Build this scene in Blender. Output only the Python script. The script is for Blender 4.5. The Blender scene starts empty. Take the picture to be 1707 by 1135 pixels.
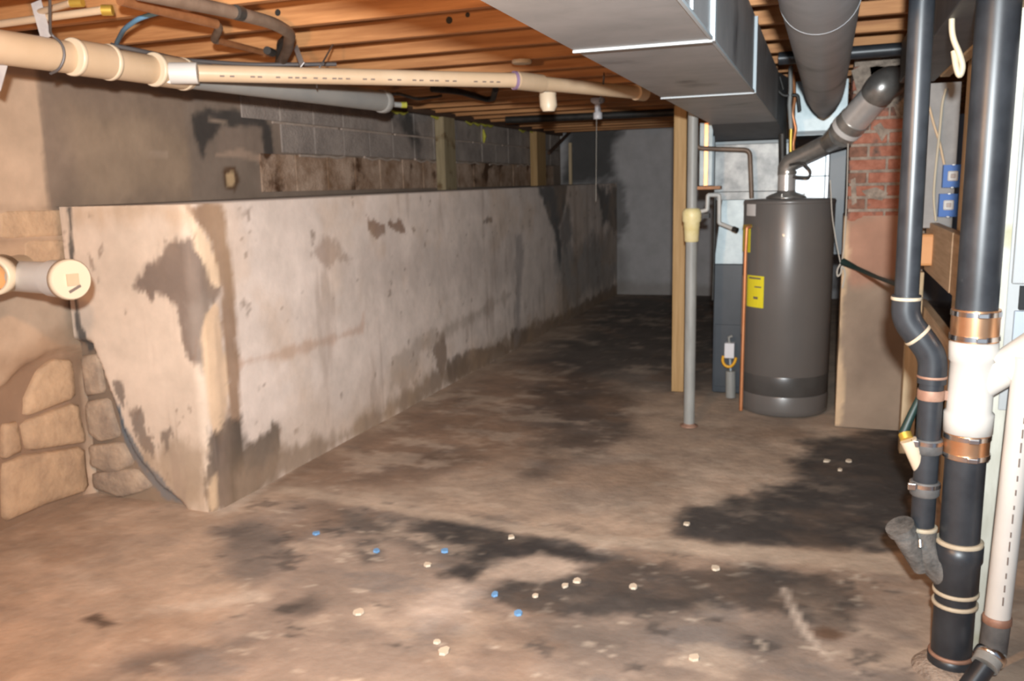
import bpy, bmesh, math, random
import numpy as np
from mathutils import Vector, Matrix

random.seed(7)
np.random.seed(7)
SC = bpy.context.scene
COL = SC.collection

# ------------------------------------------------------------------ camera, world, lights, exposure
cam_data = bpy.data.cameras.new('camera')
cam_data.lens = 29.9262
cam_data.sensor_width = 36
cam_data.clip_start = 0.05
cam = bpy.data.objects.new('camera', cam_data)
COL.objects.link(cam)
cam.matrix_world = Matrix(((0.938730, -0.039095, 0.342429, 0.000000), (0.343810, 0.175689, -0.922458, 0.000000), (-0.024097, 0.983669, 0.178366, 1.500000), (0, 0, 0, 1)))
SC.camera = cam
cam_data.dof.use_dof = True                      # the photograph is focused short of everything
cam_data.dof.focus_distance = 1.1
cam_data.dof.aperture_fstop = 10.5

world = bpy.data.worlds.new('world')
SC.world = world
world.use_nodes = True
wb = world.node_tree.nodes['Background']
wb.inputs[0].default_value = (0.55, 0.72, 1.0, 1)
wb.inputs[1].default_value = 0.35

def lamp(name, kind, energy, color, **kw):
    d = bpy.data.lights.new(name, kind)
    d.energy = energy
    d.color = color
    for k, v in kw.items():
        setattr(d, k, v)
    o = bpy.data.objects.new(name, d)
    COL.objects.link(o)
    return o

# the camera's own pop-up flash: a little above and behind the lens
flash = lamp('flash', 'SPOT', 1050, (0.90, 0.97, 1.0), spot_size=math.radians(98), spot_blend=1.0, shadow_soft_size=0.03)
flash.matrix_world = cam.matrix_world @ Matrix.Translation((0.0, 0.14, 0.13)) @ Matrix.Rotation(math.radians(7), 4, 'X')
# incandescent bulb hanging just out of frame, left of the sheet metal duct
bulb = lamp('bulb', 'POINT', 120, (1.0, 0.57, 0.28), shadow_soft_size=0.035)
bulb.location = (-0.98, 0.95, 1.75)

SC.view_settings.view_transform = 'Standard'
SC.view_settings.look = 'None'
SC.view_settings.gamma = 1
SC.view_settings.use_curve_mapping = False
SC.view_settings.exposure = 0.0

# ------------------------------------------------------------------ materials
def lin(c):
    return tuple((x / 12.92 if x <= 0.04045 else ((x + 0.055) / 1.055) ** 2.4) for x in c)

def rgb(r, g, b, k=1.0):
    return tuple(min(1, k * x) for x in lin((r / 255, g / 255, b / 255)))

MATS = {}
def mat(name, c1, c2=None, rough=0.6, metal=0.0, scale=6.0, stretch=(1, 1, 1), bump=0.0, bscale=None, detail=5.0,
        contrast=(0.35, 0.65), attr=False, spots=None, coat=0.0, spec=0.5):
    """principled material; colour runs c1..c2 over a noise in object space, optional painted colour attribute"""
    if name in MATS:
        return MATS[name]
    m = bpy.data.materials.new(name)
    m.use_nodes = True
    nt = m.node_tree
    N, L = nt.nodes, nt.links
    b = N['Principled BSDF']
    b.inputs['Roughness'].default_value = rough
    b.inputs['Metallic'].default_value = metal
    b.inputs['Coat Weight'].default_value = coat
    b.inputs['Specular IOR Level'].default_value = spec
    tc = N.new('ShaderNodeNewGeometry')
    mp = N.new('ShaderNodeMapping')
    mp.inputs['Scale'].default_value = stretch
    L.new(tc.outputs['Position'], mp.inputs['Vector'])
    nz = N.new('ShaderNodeTexNoise')
    nz.inputs['Scale'].default_value = scale
    nz.inputs['Detail'].default_value = detail
    nz.inputs['Roughness'].default_value = 0.62
    L.new(mp.outputs['Vector'], nz.inputs['Vector'])
    rp = N.new('ShaderNodeValToRGB')
    rp.color_ramp.elements[0].position = contrast[0]
    rp.color_ramp.elements[1].position = contrast[1]
    c2 = c2 or c1
    rp.color_ramp.elements[0].color = (*c1, 1)
    rp.color_ramp.elements[1].color = (*c2, 1)
    L.new(nz.outputs['Fac'], rp.inputs['Fac'])
    out = rp.outputs['Color']
    if attr:
        va = N.new('ShaderNodeVertexColor')
        va.layer_name = 'col'
        mx = N.new('ShaderNodeMix')
        mx.data_type = 'RGBA'
        mx.blend_type = 'MULTIPLY'
        mx.inputs[0].default_value = 1.0
        L.new(va.outputs['Color'], mx.inputs[6])
        L.new(out, mx.inputs[7])
        out = mx.outputs[2]
    if spots:                                     # (colour, scale, threshold, softness)
        n2 = N.new('ShaderNodeTexNoise')
        n2.inputs['Scale'].default_value = spots[1]
        n2.inputs['Detail'].default_value = 6
        L.new(tc.outputs['Position'], n2.inputs['Vector'])
        r2 = N.new('ShaderNodeMapRange')
        r2.inputs['From Min'].default_value = spots[2]
        r2.inputs['From Max'].default_value = spots[2] + spots[3]
        L.new(n2.outputs['Fac'], r2.inputs['Value'])
        m2 = N.new('ShaderNodeMix')
        m2.data_type = 'RGBA'
        m2.inputs[7].default_value = (*spots[0], 1)
        L.new(r2.outputs['Result'], m2.inputs[0])
        L.new(out, m2.inputs[6])
        out = m2.outputs[2]
    L.new(out, b.inputs['Base Color'])
    if bump:
        bn = N.new('ShaderNodeTexNoise')
        bn.inputs['Scale'].default_value = bscale or scale * 4
        bn.inputs['Detail'].default_value = 6
        L.new(mp.outputs['Vector'], bn.inputs['Vector'])
        bp = N.new('ShaderNodeBump')
        bp.inputs['Strength'].default_value = bump
        bp.inputs['Distance'].default_value = 0.02
        L.new(bn.outputs['Fac'], bp.inputs['Height'])
        L.new(bp.outputs['Normal'], b.inputs['Normal'])
    MATS[name] = m
    return m

M_FLOOR = mat('stained_concrete', (0.72, 0.72, 0.72), (1.16, 1.14, 1.12), 0.78, scale=3.2, attr=True, bump=0.22, bscale=20, detail=8, contrast=(0.3, 0.7))
M_PLASTER = mat('painted_plaster', (0.86, 0.86, 0.85), (1.06, 1.06, 1.06), 0.85, scale=5, attr=True, bump=0.12, bscale=14, contrast=(0.3, 0.7))
M_STONE = mat('rough_stone', rgb(176, 146, 118), rgb(204, 170, 136), 0.9, scale=7, bump=0.4, bscale=25)
M_STONE2 = mat('grey_stone', rgb(142, 124, 108), rgb(186, 162, 138), 0.9, scale=9, bump=0.4, bscale=25)
M_BLOCK = mat('cinder_block', rgb(144, 132, 124), rgb(172, 158, 148), 0.95, scale=5, bump=0.5, bscale=60, spots=(rgb(84, 78, 74), 2.2, 0.60, 0.14))
M_BLOCK2 = mat('stained_block', rgb(140, 108, 82), rgb(198, 170, 148), 0.95, scale=5, bump=0.5, bscale=60, spots=(rgb(88, 58, 34), 3.6, 0.55, 0.08))
M_MORTAR = mat('pale_mortar', rgb(168, 150, 136), rgb(190, 172, 158), 0.95, scale=12, bump=0.4)
M_JOIST = mat('joist_wood', (0.36, 0.150, 0.052), (0.54, 0.255, 0.098), 0.7, scale=3.0, stretch=(0.6, 6, 10), bump=0.1, spots=((0.16, 0.08, 0.04), 1.6, 0.66, 0.06))
M_PLANK = mat('subfloor_wood', (0.34, 0.23, 0.14), (0.50, 0.35, 0.22), 0.75, scale=3.0, stretch=(8, 0.7, 8), bump=0.1)
M_DARKWOOD = mat('dark_wood', (0.06, 0.03, 0.018), (0.13, 0.07, 0.04), 0.8, scale=3, stretch=(8, 0.7, 8), bump=0.15)
M_POST = mat('yellow_pine', (0.38, 0.225, 0.085), (0.50, 0.315, 0.14), 0.65, scale=4, stretch=(9, 9, 0.5), bump=0.08)
M_STUD = mat('framing_lumber', (0.48, 0.33, 0.20), (0.64, 0.47, 0.31), 0.7, scale=4, stretch=(6, 0.6, 9), bump=0.1, spots=((0.25, 0.17, 0.12), 3.0, 0.62, 0.06))
M_STUDV = mat('upright_lumber', (0.52, 0.38, 0.22), (0.68, 0.52, 0.33), 0.7, scale=4, stretch=(9, 9, 0.6), bump=0.1)
M_OLDSTUD = mat('old_stud', (0.26, 0.20, 0.11), (0.38, 0.30, 0.18), 0.8, scale=5, stretch=(9, 9, 0.6), bump=0.1, spots=((0.14, 0.08, 0.03), 5, 0.58, 0.1))
M_PAINTWOOD = mat('old_white_paint', (0.50, 0.47, 0.38), (0.64, 0.61, 0.52), 0.6, scale=5, stretch=(3, 3, 0.8), bump=0.1, spots=((0.42, 0.38, 0.24), 4, 0.56, 0.1))
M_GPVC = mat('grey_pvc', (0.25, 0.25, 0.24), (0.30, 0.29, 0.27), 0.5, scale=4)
M_PVC = mat('cream_pvc', (0.50, 0.365, 0.235), (0.56, 0.42, 0.285), 0.38, scale=4, spots=((0.55, 0.42, 0.29), 6, 0.66, 0.08))
M_PVCW = mat('white_pvc', (0.54, 0.52, 0.485), (0.60, 0.58, 0.54), 0.40, scale=4)
M_PVCR = mat('pvc_hub_rim', (0.62, 0.51, 0.37), None, 0.4)
M_INK = mat('faded_ink', (0.16, 0.12, 0.10), None, 0.7)
M_INKP = mat('purple_primer', (0.24, 0.16, 0.26), None, 0.6)
M_ABS = mat('black_plastic_pipe', (0.020, 0.022, 0.026), (0.036, 0.040, 0.046), 0.38, scale=8, spots=((0.10, 0.10, 0.10), 9, 0.68, 0.08))
M_RUBBER = mat('grey_rubber', (0.07, 0.07, 0.07), (0.13, 0.125, 0.12), 0.6, scale=14)
M_DUSTY = mat('dusty_black_iron', (0.05, 0.048, 0.045), (0.17, 0.155, 0.14), 0.7, scale=14, bump=0.3)
M_SEAM = mat('tan_cement_ring', (0.42, 0.34, 0.24), (0.52, 0.44, 0.32), 0.7, scale=20)
M_STEEL = mat('stainless_band', (0.72, 0.70, 0.68), None, 0.22, 1.0)
M_CHROME = mat('bright_vent_metal', (0.84, 0.82, 0.80), (0.66, 0.64, 0.62), 0.30, 0.6, scale=5)
M_VENT = mat('dull_vent_metal', (0.26, 0.245, 0.23), (0.44, 0.42, 0.39), 0.34, 0.7, scale=7)
M_GALV = mat('galvanised_sheet', (0.32, 0.325, 0.33), (0.40, 0.40, 0.405), 0.5, 0.45, scale=5, spots=((0.14, 0.14, 0.145), 3.2, 0.60, 0.14))
M_GALVB = mat('clean_galvanised', (0.22, 0.26, 0.27), (0.32, 0.36, 0.37), 0.42, 0.4, scale=7)
M_GALVW = mat('bright_sheet_metal', (0.66, 0.69, 0.72), (0.74, 0.77, 0.80), 0.40, 0.25, scale=7)
M_EDGE = mat('bright_duct_cleat', (0.36, 0.40, 0.42), None, 0.75, 0.0, spec=0.2)
M_GREYSTEEL = mat('grey_painted_pole', (0.25, 0.25, 0.235), (0.33, 0.33, 0.31), 0.5, scale=6, stretch=(3, 3, 0.6))
M_FURN = mat('furnace_enamel', (0.035, 0.042, 0.050), (0.055, 0.062, 0.072), 0.4, scale=3)
M_PLENUM = mat('blotchy_plenum', (0.17, 0.175, 0.175), (0.34, 0.34, 0.33), 0.45, 0.35, scale=9)
M_DARKMETAL = mat('dark_sheet_metal', (0.075, 0.075, 0.078), (0.12, 0.12, 0.12), 0.55, 0.3, scale=5)
M_TANK = mat('grey_tank_enamel', (0.140, 0.128, 0.119), (0.155, 0.142, 0.132), 0.33, 0.15, scale=2, coat=0.2)
M_TANKD = mat('dark_tank_band', (0.075, 0.070, 0.066), (0.10, 0.095, 0.09), 0.30, 0.2, scale=4)
M_YELLOW = mat('yellow_sticker', (0.80, 0.68, 0.02), (0.84, 0.72, 0.03), 0.5)
M_WHITE = mat('white_label', (0.62, 0.60, 0.58), None, 0.5)
M_PALE = mat('pale_pink_strip', (0.42, 0.34, 0.31), (0.52, 0.44, 0.40), 0.6, scale=20)
M_COPPER = mat('copper', (0.62, 0.24, 0.10), (0.72, 0.32, 0.15), 0.42, 0.55, scale=8)
M_COPPERSHEEN = mat('painted_copper_sheen', (0.72, 0.36, 0.18), (0.80, 0.46, 0.26), 0.3, 0.9, scale=8)  # copper sheen painted in for warm reflections on boot and couplings
M_OLDCOPPER = mat('tarnished_copper', (0.26, 0.11, 0.045), (0.38, 0.17, 0.075), 0.5, 0.4, scale=10)
M_BRONZE = mat('dull_brown_pipe', (0.15, 0.10, 0.07), (0.21, 0.15, 0.11), 0.5, 0.2, scale=10)
M_BRASS = mat('brass', (0.62, 0.42, 0.08), None, 0.4, 0.7)
M_IRON = mat('black_iron', (0.025, 0.023, 0.021), (0.05, 0.045, 0.04), 0.5, 0.3, scale=10)
M_BRICK = mat('red_brick', rgb(150, 90, 70), rgb(182, 122, 100), 0.92, scale=14, bump=0.5, spots=(rgb(96, 80, 72), 7, 0.55, 0.08))
M_BRICK2 = mat('sooty_brick', rgb(112, 80, 66), rgb(160, 112, 92), 0.92, scale=14, bump=0.5, spots=(rgb(176, 150, 132), 8, 0.58, 0.07))
M_BMORTAR = mat('brick_mortar', rgb(130, 116, 104), rgb(176, 158, 142), 0.95, scale=20, bump=0.6)
M_BLUE = mat('blue_plastic', (0.010, 0.11, 0.42), None, 0.45)
M_BLUEP = mat('blue_tubing', (0.10, 0.22, 0.34), None, 0.5)
M_BLUECHIP = mat('blue_paint', (0.16, 0.34, 0.60), None, 0.7)
M_CREAMCHIP = mat('cream_paint', (0.66, 0.55, 0.42), None, 0.8)
M_IVORY = mat('ivory_cable', (0.58, 0.50, 0.36), None, 0.5)
M_TANWIRE = mat('tan_cable', (0.66, 0.48, 0.30), None, 0.5)
M_WIRE = mat('grey_wire', (0.14, 0.13, 0.13), None, 0.5, 0.5)
M_STRAP = mat('pale_hanger_strap', (0.52, 0.50, 0.50), (0.66, 0.63, 0.60), 0.5, 0.3, scale=20)
M_HOSE = mat('green_black_hose', (0.010, 0.028, 0.024), None, 0.5)
M_STRING = mat('off_white_string', (0.50, 0.46, 0.40), None, 0.8)
M_YFIT = mat('yellowed_plastic', (0.72, 0.60, 0.28), (0.80, 0.70, 0.40), 0.45, scale=20)
M_YELLOWISH = mat('yellow_foam', (0.52, 0.48, 0.04), (0.62, 0.58, 0.10), 0.8, scale=30, bump=0.5)
M_ORANGE = mat('orange_wood_and_glow', (0.62, 0.28, 0.10), (0.68, 0.34, 0.14), 0.6, scale=4)  # colour of the wood blocks; also paints warm light inside the open hub
M_ORCABLE = mat('yellow_orange_wire', (0.80, 0.40, 0.02), None, 0.5)
M_FIBRE = mat('grey_fibreboard', (0.30, 0.29, 0.28), (0.38, 0.36, 0.345), 0.85, scale=8, bump=0.1, spots=((0.22, 0.21, 0.20), 4, 0.6, 0.1))
M_WPANEL = mat('white_enamel', (0.40, 0.40, 0.395), (0.46, 0.455, 0.45), 0.5, scale=4)
M_BPANEL = mat('pale_blue_enamel', (0.44, 0.48, 0.53), None, 0.5)
M_BLACK = mat('black_void', (0.008, 0.008, 0.009), None, 0.7)
M_PORC = mat('white_porcelain', (0.72, 0.70, 0.72), None, 0.3)
M_RUSTRING = mat('rusty_band', (0.30, 0.16, 0.11), (0.40, 0.24, 0.17), 0.6, 0.3, scale=20)

# ------------------------------------------------------------------ geometry helpers
WORLD = {}                                       # world position of every object that has children

class MB:
    def __init__(self):
        self.bm = bmesh.new()
    def box(self, x0, x1, y0, y1, z0, z1, bev=0.0):
        vs = [self.bm.verts.new((x, y, z)) for z in (z0, z1) for y in (y0, y1) for x in (x0, x1)]
        fs = []
        for f in ((0, 2, 3, 1), (4, 5, 7, 6), (0, 1, 5, 4), (2, 6, 7, 3), (0, 4, 6, 2), (1, 3, 7, 5)):
            fs.append(self.bm.faces.new([vs[i] for i in f]))
        if bev:
            es = {e for f in fs for e in f.edges}
            bmesh.ops.bevel(self.bm, geom=list(es), offset=bev, segments=2, affect='EDGES', profile=0.5)
        return self
    def hexa(self, a, b):
        """a: four bottom corners, b: four top corners, same winding"""
        va = [self.bm.verts.new(p) for p in a]
        vb = [self.bm.verts.new(p) for p in b]
        n = len(a)
        self.bm.faces.new(va[::-1]); self.bm.faces.new(vb)
        for i in range(n):
            self.bm.faces.new((va[i], va[(i + 1) % n], vb[(i + 1) % n], vb[i]))
        return self
    def tube(self, pts, r, seg=14, fil=0.0, fseg=5, caps=True):
        pts = [Vector(p) for p in pts]
        rr = list(r) if isinstance(r, (list, tuple)) else [r] * len(pts)
        if fil and len(pts) > 2:
            P, R = [pts[0]], [rr[0]]
            for i in range(1, len(pts) - 1):
                a, b, c = pts[i - 1], pts[i], pts[i + 1]
                d = min(fil, (a - b).length * 0.49, (c - b).length * 0.49)
                p0, p1 = b + (a - b).normalized() * d, b + (c - b).normalized() * d
                for k in range(fseg + 1):
                    t = k / fseg
                    P.append(p0 * (1 - t) ** 2 + b * 2 * t * (1 - t) + p1 * t * t); R.append(rr[i])
            P.append(pts[-1]); R.append(rr[-1])
            pts, rr = P, R
        n = len(pts)
        tang = []
        for i in range(n):
            t = Vector((0, 0, 0))
            if i > 0 and (pts[i] - pts[i - 1]).length > 1e-7: t += (pts[i] - pts[i - 1]).normalized()
            if i < n - 1 and (pts[i + 1] - pts[i]).length > 1e-7: t += (pts[i + 1] - pts[i]).normalized()
            tang.append(t.normalized() if t.length > 1e-6 else (tang[-1] if tang else Vector((0, 0, 1))))
        up = Vector((0, 0, 1)) if abs(tang[0].z) < 0.9 else Vector((1, 0, 0))
        side = tang[0].cross(up).normalized()
        rings = []
        for i in range(n):
            side = (side - tang[i] * side.dot(tang[i])).normalized()
            b = tang[i].cross(side)
            ring = []
            for k in range(seg):
                a = 2 * math.pi * k / seg
                ring.append(self.bm.verts.new(pts[i] + (side * math.cos(a) + b * math.sin(a)) * rr[i]))
            rings.append(ring)
        for i in range(n - 1):
            for k in range(seg):
                f = self.bm.faces.new((rings[i][k], rings[i][(k + 1) % seg], rings[i + 1][(k + 1) % seg], rings[i + 1][k]))
                f.smooth = True
        if caps:
            self.cap(rings[0][::-1]); self.cap(rings[-1])
        return self
    def cap(self, vs):
        f = self.bm.faces.new(vs)
        for e in f.edges: e.smooth = False
    def ring(self, c, axis, r, h, seg=20, lip=0.0):
        c, axis = Vector(c), Vector(axis).normalized()
        return self.tube([c - axis * h / 2, c - axis * (h / 2 - h * 0.12), c + axis * (h / 2 - h * 0.12), c + axis * h / 2],
                         [r - lip, r, r, r - lip], seg)
    def lathe(self, c, prof, seg=40):
        """prof: list of (radius, z) turned about the vertical through c"""
        rings = []
        for r, z in prof:
            rings.append([self.bm.verts.new((c[0] + r * math.cos(2 * math.pi * k / seg), c[1] + r * math.sin(2 * math.pi * k / seg), z)) for k in range(seg)])
        for i in range(len(prof) - 1):
            for k in range(seg):
                f = self.bm.faces.new((rings[i][k], rings[i][(k + 1) % seg], rings[i + 1][(k + 1) % seg], rings[i + 1][k]))
                f.smooth = True
        self.cap(rings[0][::-1]); self.cap(rings[-1])
        return self
    def bar(self, a, b, w, t, up=(0, 0, 1)):
        a, b = Vector(a), Vector(b)
        d = (b - a).normalized(); s = d.cross(Vector(up)).normalized(); u = s.cross(d)
        c = lambda p: [p + s * w / 2 + u * t / 2, p - s * w / 2 + u * t / 2, p - s * w / 2 - u * t / 2, p + s * w / 2 - u * t / 2]
        return self.hexa(c(a), c(b))
    def patch(self, c, R, a0, a1, z0, z1, n=6):
        """a thin sticker curved round a vertical cylinder, angles in degrees"""
        A, B = [], []
        for rad, lst in ((R, A), (R + 0.0015, B)):
            for i in range(n + 1):
                a = math.radians(a0 + (a1 - a0) * i / n)
                lst.append([self.bm.verts.new((c[0] + rad * math.cos(a), c[1] + rad * math.sin(a), z)) for z in (z0, z1)])
        for i in range(n):
            self.bm.faces.new((B[i][0], B[i + 1][0], B[i + 1][1], B[i][1]))
            self.bm.faces.new((A[i][0], B[i][0], B[i + 1][0], A[i + 1][0])[::-1])
            self.bm.faces.new((A[i][1], B[i][1], B[i + 1][1], A[i + 1][1]))
        for i in (0, n):
            self.bm.faces.new((A[i][0], B[i][0], B[i][1], A[i][1]))
        return self
    def build(self, name, m, parent=None, loc=None, smooth=False):
        bmesh.ops.recalc_face_normals(self.bm, faces=self.bm.faces)
        off = Vector(loc) if loc is not None else (WORLD[parent.name] if parent else Vector((0, 0, 0)))
        bmesh.ops.translate(self.bm, verts=self.bm.verts, vec=-off)
        me = bpy.data.meshes.new(name)
        self.bm.to_mesh(me); self.bm.free()
        me.materials.append(m)
        o = bpy.data.objects.new(name, me)
        COL.objects.link(o)
        if parent:
            o.parent = parent
        else:
            o.location = off
        WORLD[o.name] = off
        return o

def thing(name, label, cat, loc=(0, 0, 0), group=None):
    o = bpy.data.objects.new(name, None)
    o.empty_display_size = 0.05
    COL.objects.link(o)
    o.location = loc
    WORLD[o.name] = Vector(loc)
    o['label'] = label; o['category'] = cat
    if group: o['group'] = group
    return o

def tag(o, label, cat, group=None):
    o['label'] = label; o['category'] = cat
    if group: o['group'] = group
    return o

def structure(o):
    o['kind'] = 'structure'
    return o

def lab(o, text):
    o['label'] = text
    return o

# ------------------------------------------------------------------ painted grids (stains and wear as a colour attribute)
def vnoise(u, v, seed):
    rs = np.random.RandomState(seed)
    tab = rs.rand(256, 256)
    iu, iv = np.floor(u).astype(int), np.floor(v).astype(int)
    fu, fv = u - iu, v - iv
    fu, fv = fu * fu * (3 - 2 * fu), fv * fv * (3 - 2 * fv)
    g = lambda a, b: tab[a % 256, b % 256]
    return (g(iu, iv) * (1 - fu) + g(iu + 1, iv) * fu) * (1 - fv) + (g(iu, iv + 1) * (1 - fu) + g(iu + 1, iv + 1) * fu) * fv

def fbm(u, v, s, seed=1, oct=4, gain=0.55):
    out, a, t = 0, 1.0, 0
    for k in range(oct):
        out = out + a * vnoise(u * s + 13.7 * k, v * s + 7.1 * k, seed + k)
        t += a; a *= gain; s *= 2.1
    return out / t - 0.5

def sdf(u, v, poly):
    """signed distance, positive inside"""
    p = np.array(poly, float)
    d = np.full(u.shape, 1e9); inside = np.zeros(u.shape, bool)
    n = len(p)
    for i in range(n):
        a, b = p[i], p[(i + 1) % n]
        e = b - a
        wu, wv = u - a[0], v - a[1]
        t = np.clip((wu * e[0] + wv * e[1]) / (e @ e + 1e-12), 0, 1)
        d = np.minimum(d, (wu - e[0] * t) ** 2 + (wv - e[1] * t) ** 2)
        c = (a[1] > v) != (b[1] > v)
        if e[1] != 0:
            inside ^= c & (u < e[0] * (v - a[1]) / e[1] + a[0])
    return np.where(inside, 1, -1) * np.sqrt(d)

def mask(u, v, poly, soft, amp, scale, seed, rag=(1, 1, 1)):
    """rag: extra raggedness of the edge and the stretch of its noise along u and v"""
    x = (sdf(u, v, poly) + amp * 1.8 * rag[0] * fbm(u * rag[1], v * rag[2], scale, seed, 6, 0.66)) / max(soft, 1e-4) * 0.5 + 0.5
    x = np.clip(x, 0, 1)
    return x * x * (3 - 2 * x)

def paint(u, v, base, layers, k=1.0, tint=(1, 1, 1), rag=(1, 1, 1)):
    """layers: (rgb, strength, softness, noise amplitude, noise scale, polygon)"""
    c = np.empty(u.shape + (3,)); c[...] = lin(tuple(x / 255 for x in base))
    for i, (col, st, soft, amp, sc, poly) in enumerate(layers):
        m = (mask(u, v, poly, soft, amp, sc, 11 + 5 * i, rag) * st)[..., None]
        c = c * (1 - m) + np.array(lin(tuple(x / 255 for x in col))) * m
    return np.clip(c * k * np.array(tint), 0, 1)

def grid_mesh(name, P, C, m, parent=None, flip=False):
    """P: (n, m, 3) positions, C: (n, m, 3) linear colours"""
    n, q = P.shape[:2]
    idx = np.arange(n * q).reshape(n, q)
    f = np.stack([idx[:-1, :-1], idx[1:, :-1], idx[1:, 1:], idx[:-1, 1:]], -1).reshape(-1, 4)
    if flip: f = f[:, ::-1]
    me = bpy.data.meshes.new(name)
    me.vertices.add(n * q); me.vertices.foreach_set('co', P.reshape(-1).astype(np.float32))
    me.loops.add(f.size); me.loops.foreach_set('vertex_index', f.reshape(-1).astype(np.int32))
    me.polygons.add(len(f)); me.polygons.foreach_set('loop_start', np.arange(0, f.size, 4, dtype=np.int32))
    me.update(calc_edges=True)
    at = me.color_attributes.new('col', 'FLOAT_COLOR', 'POINT')
    at.data.foreach_set('color', np.concatenate([C.reshape(-1, 3), np.ones((n * q, 1))], 1).reshape(-1).astype(np.float32))
    me.materials.append(m)
    me.polygons.foreach_set('use_smooth', np.ones(len(f), bool))
    o = bpy.data.objects.new(name, me)
    COL.objects.link(o)
    if parent: o.parent = parent
    WORLD[o.name] = Vector((0, 0, 0))
    return o

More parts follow.
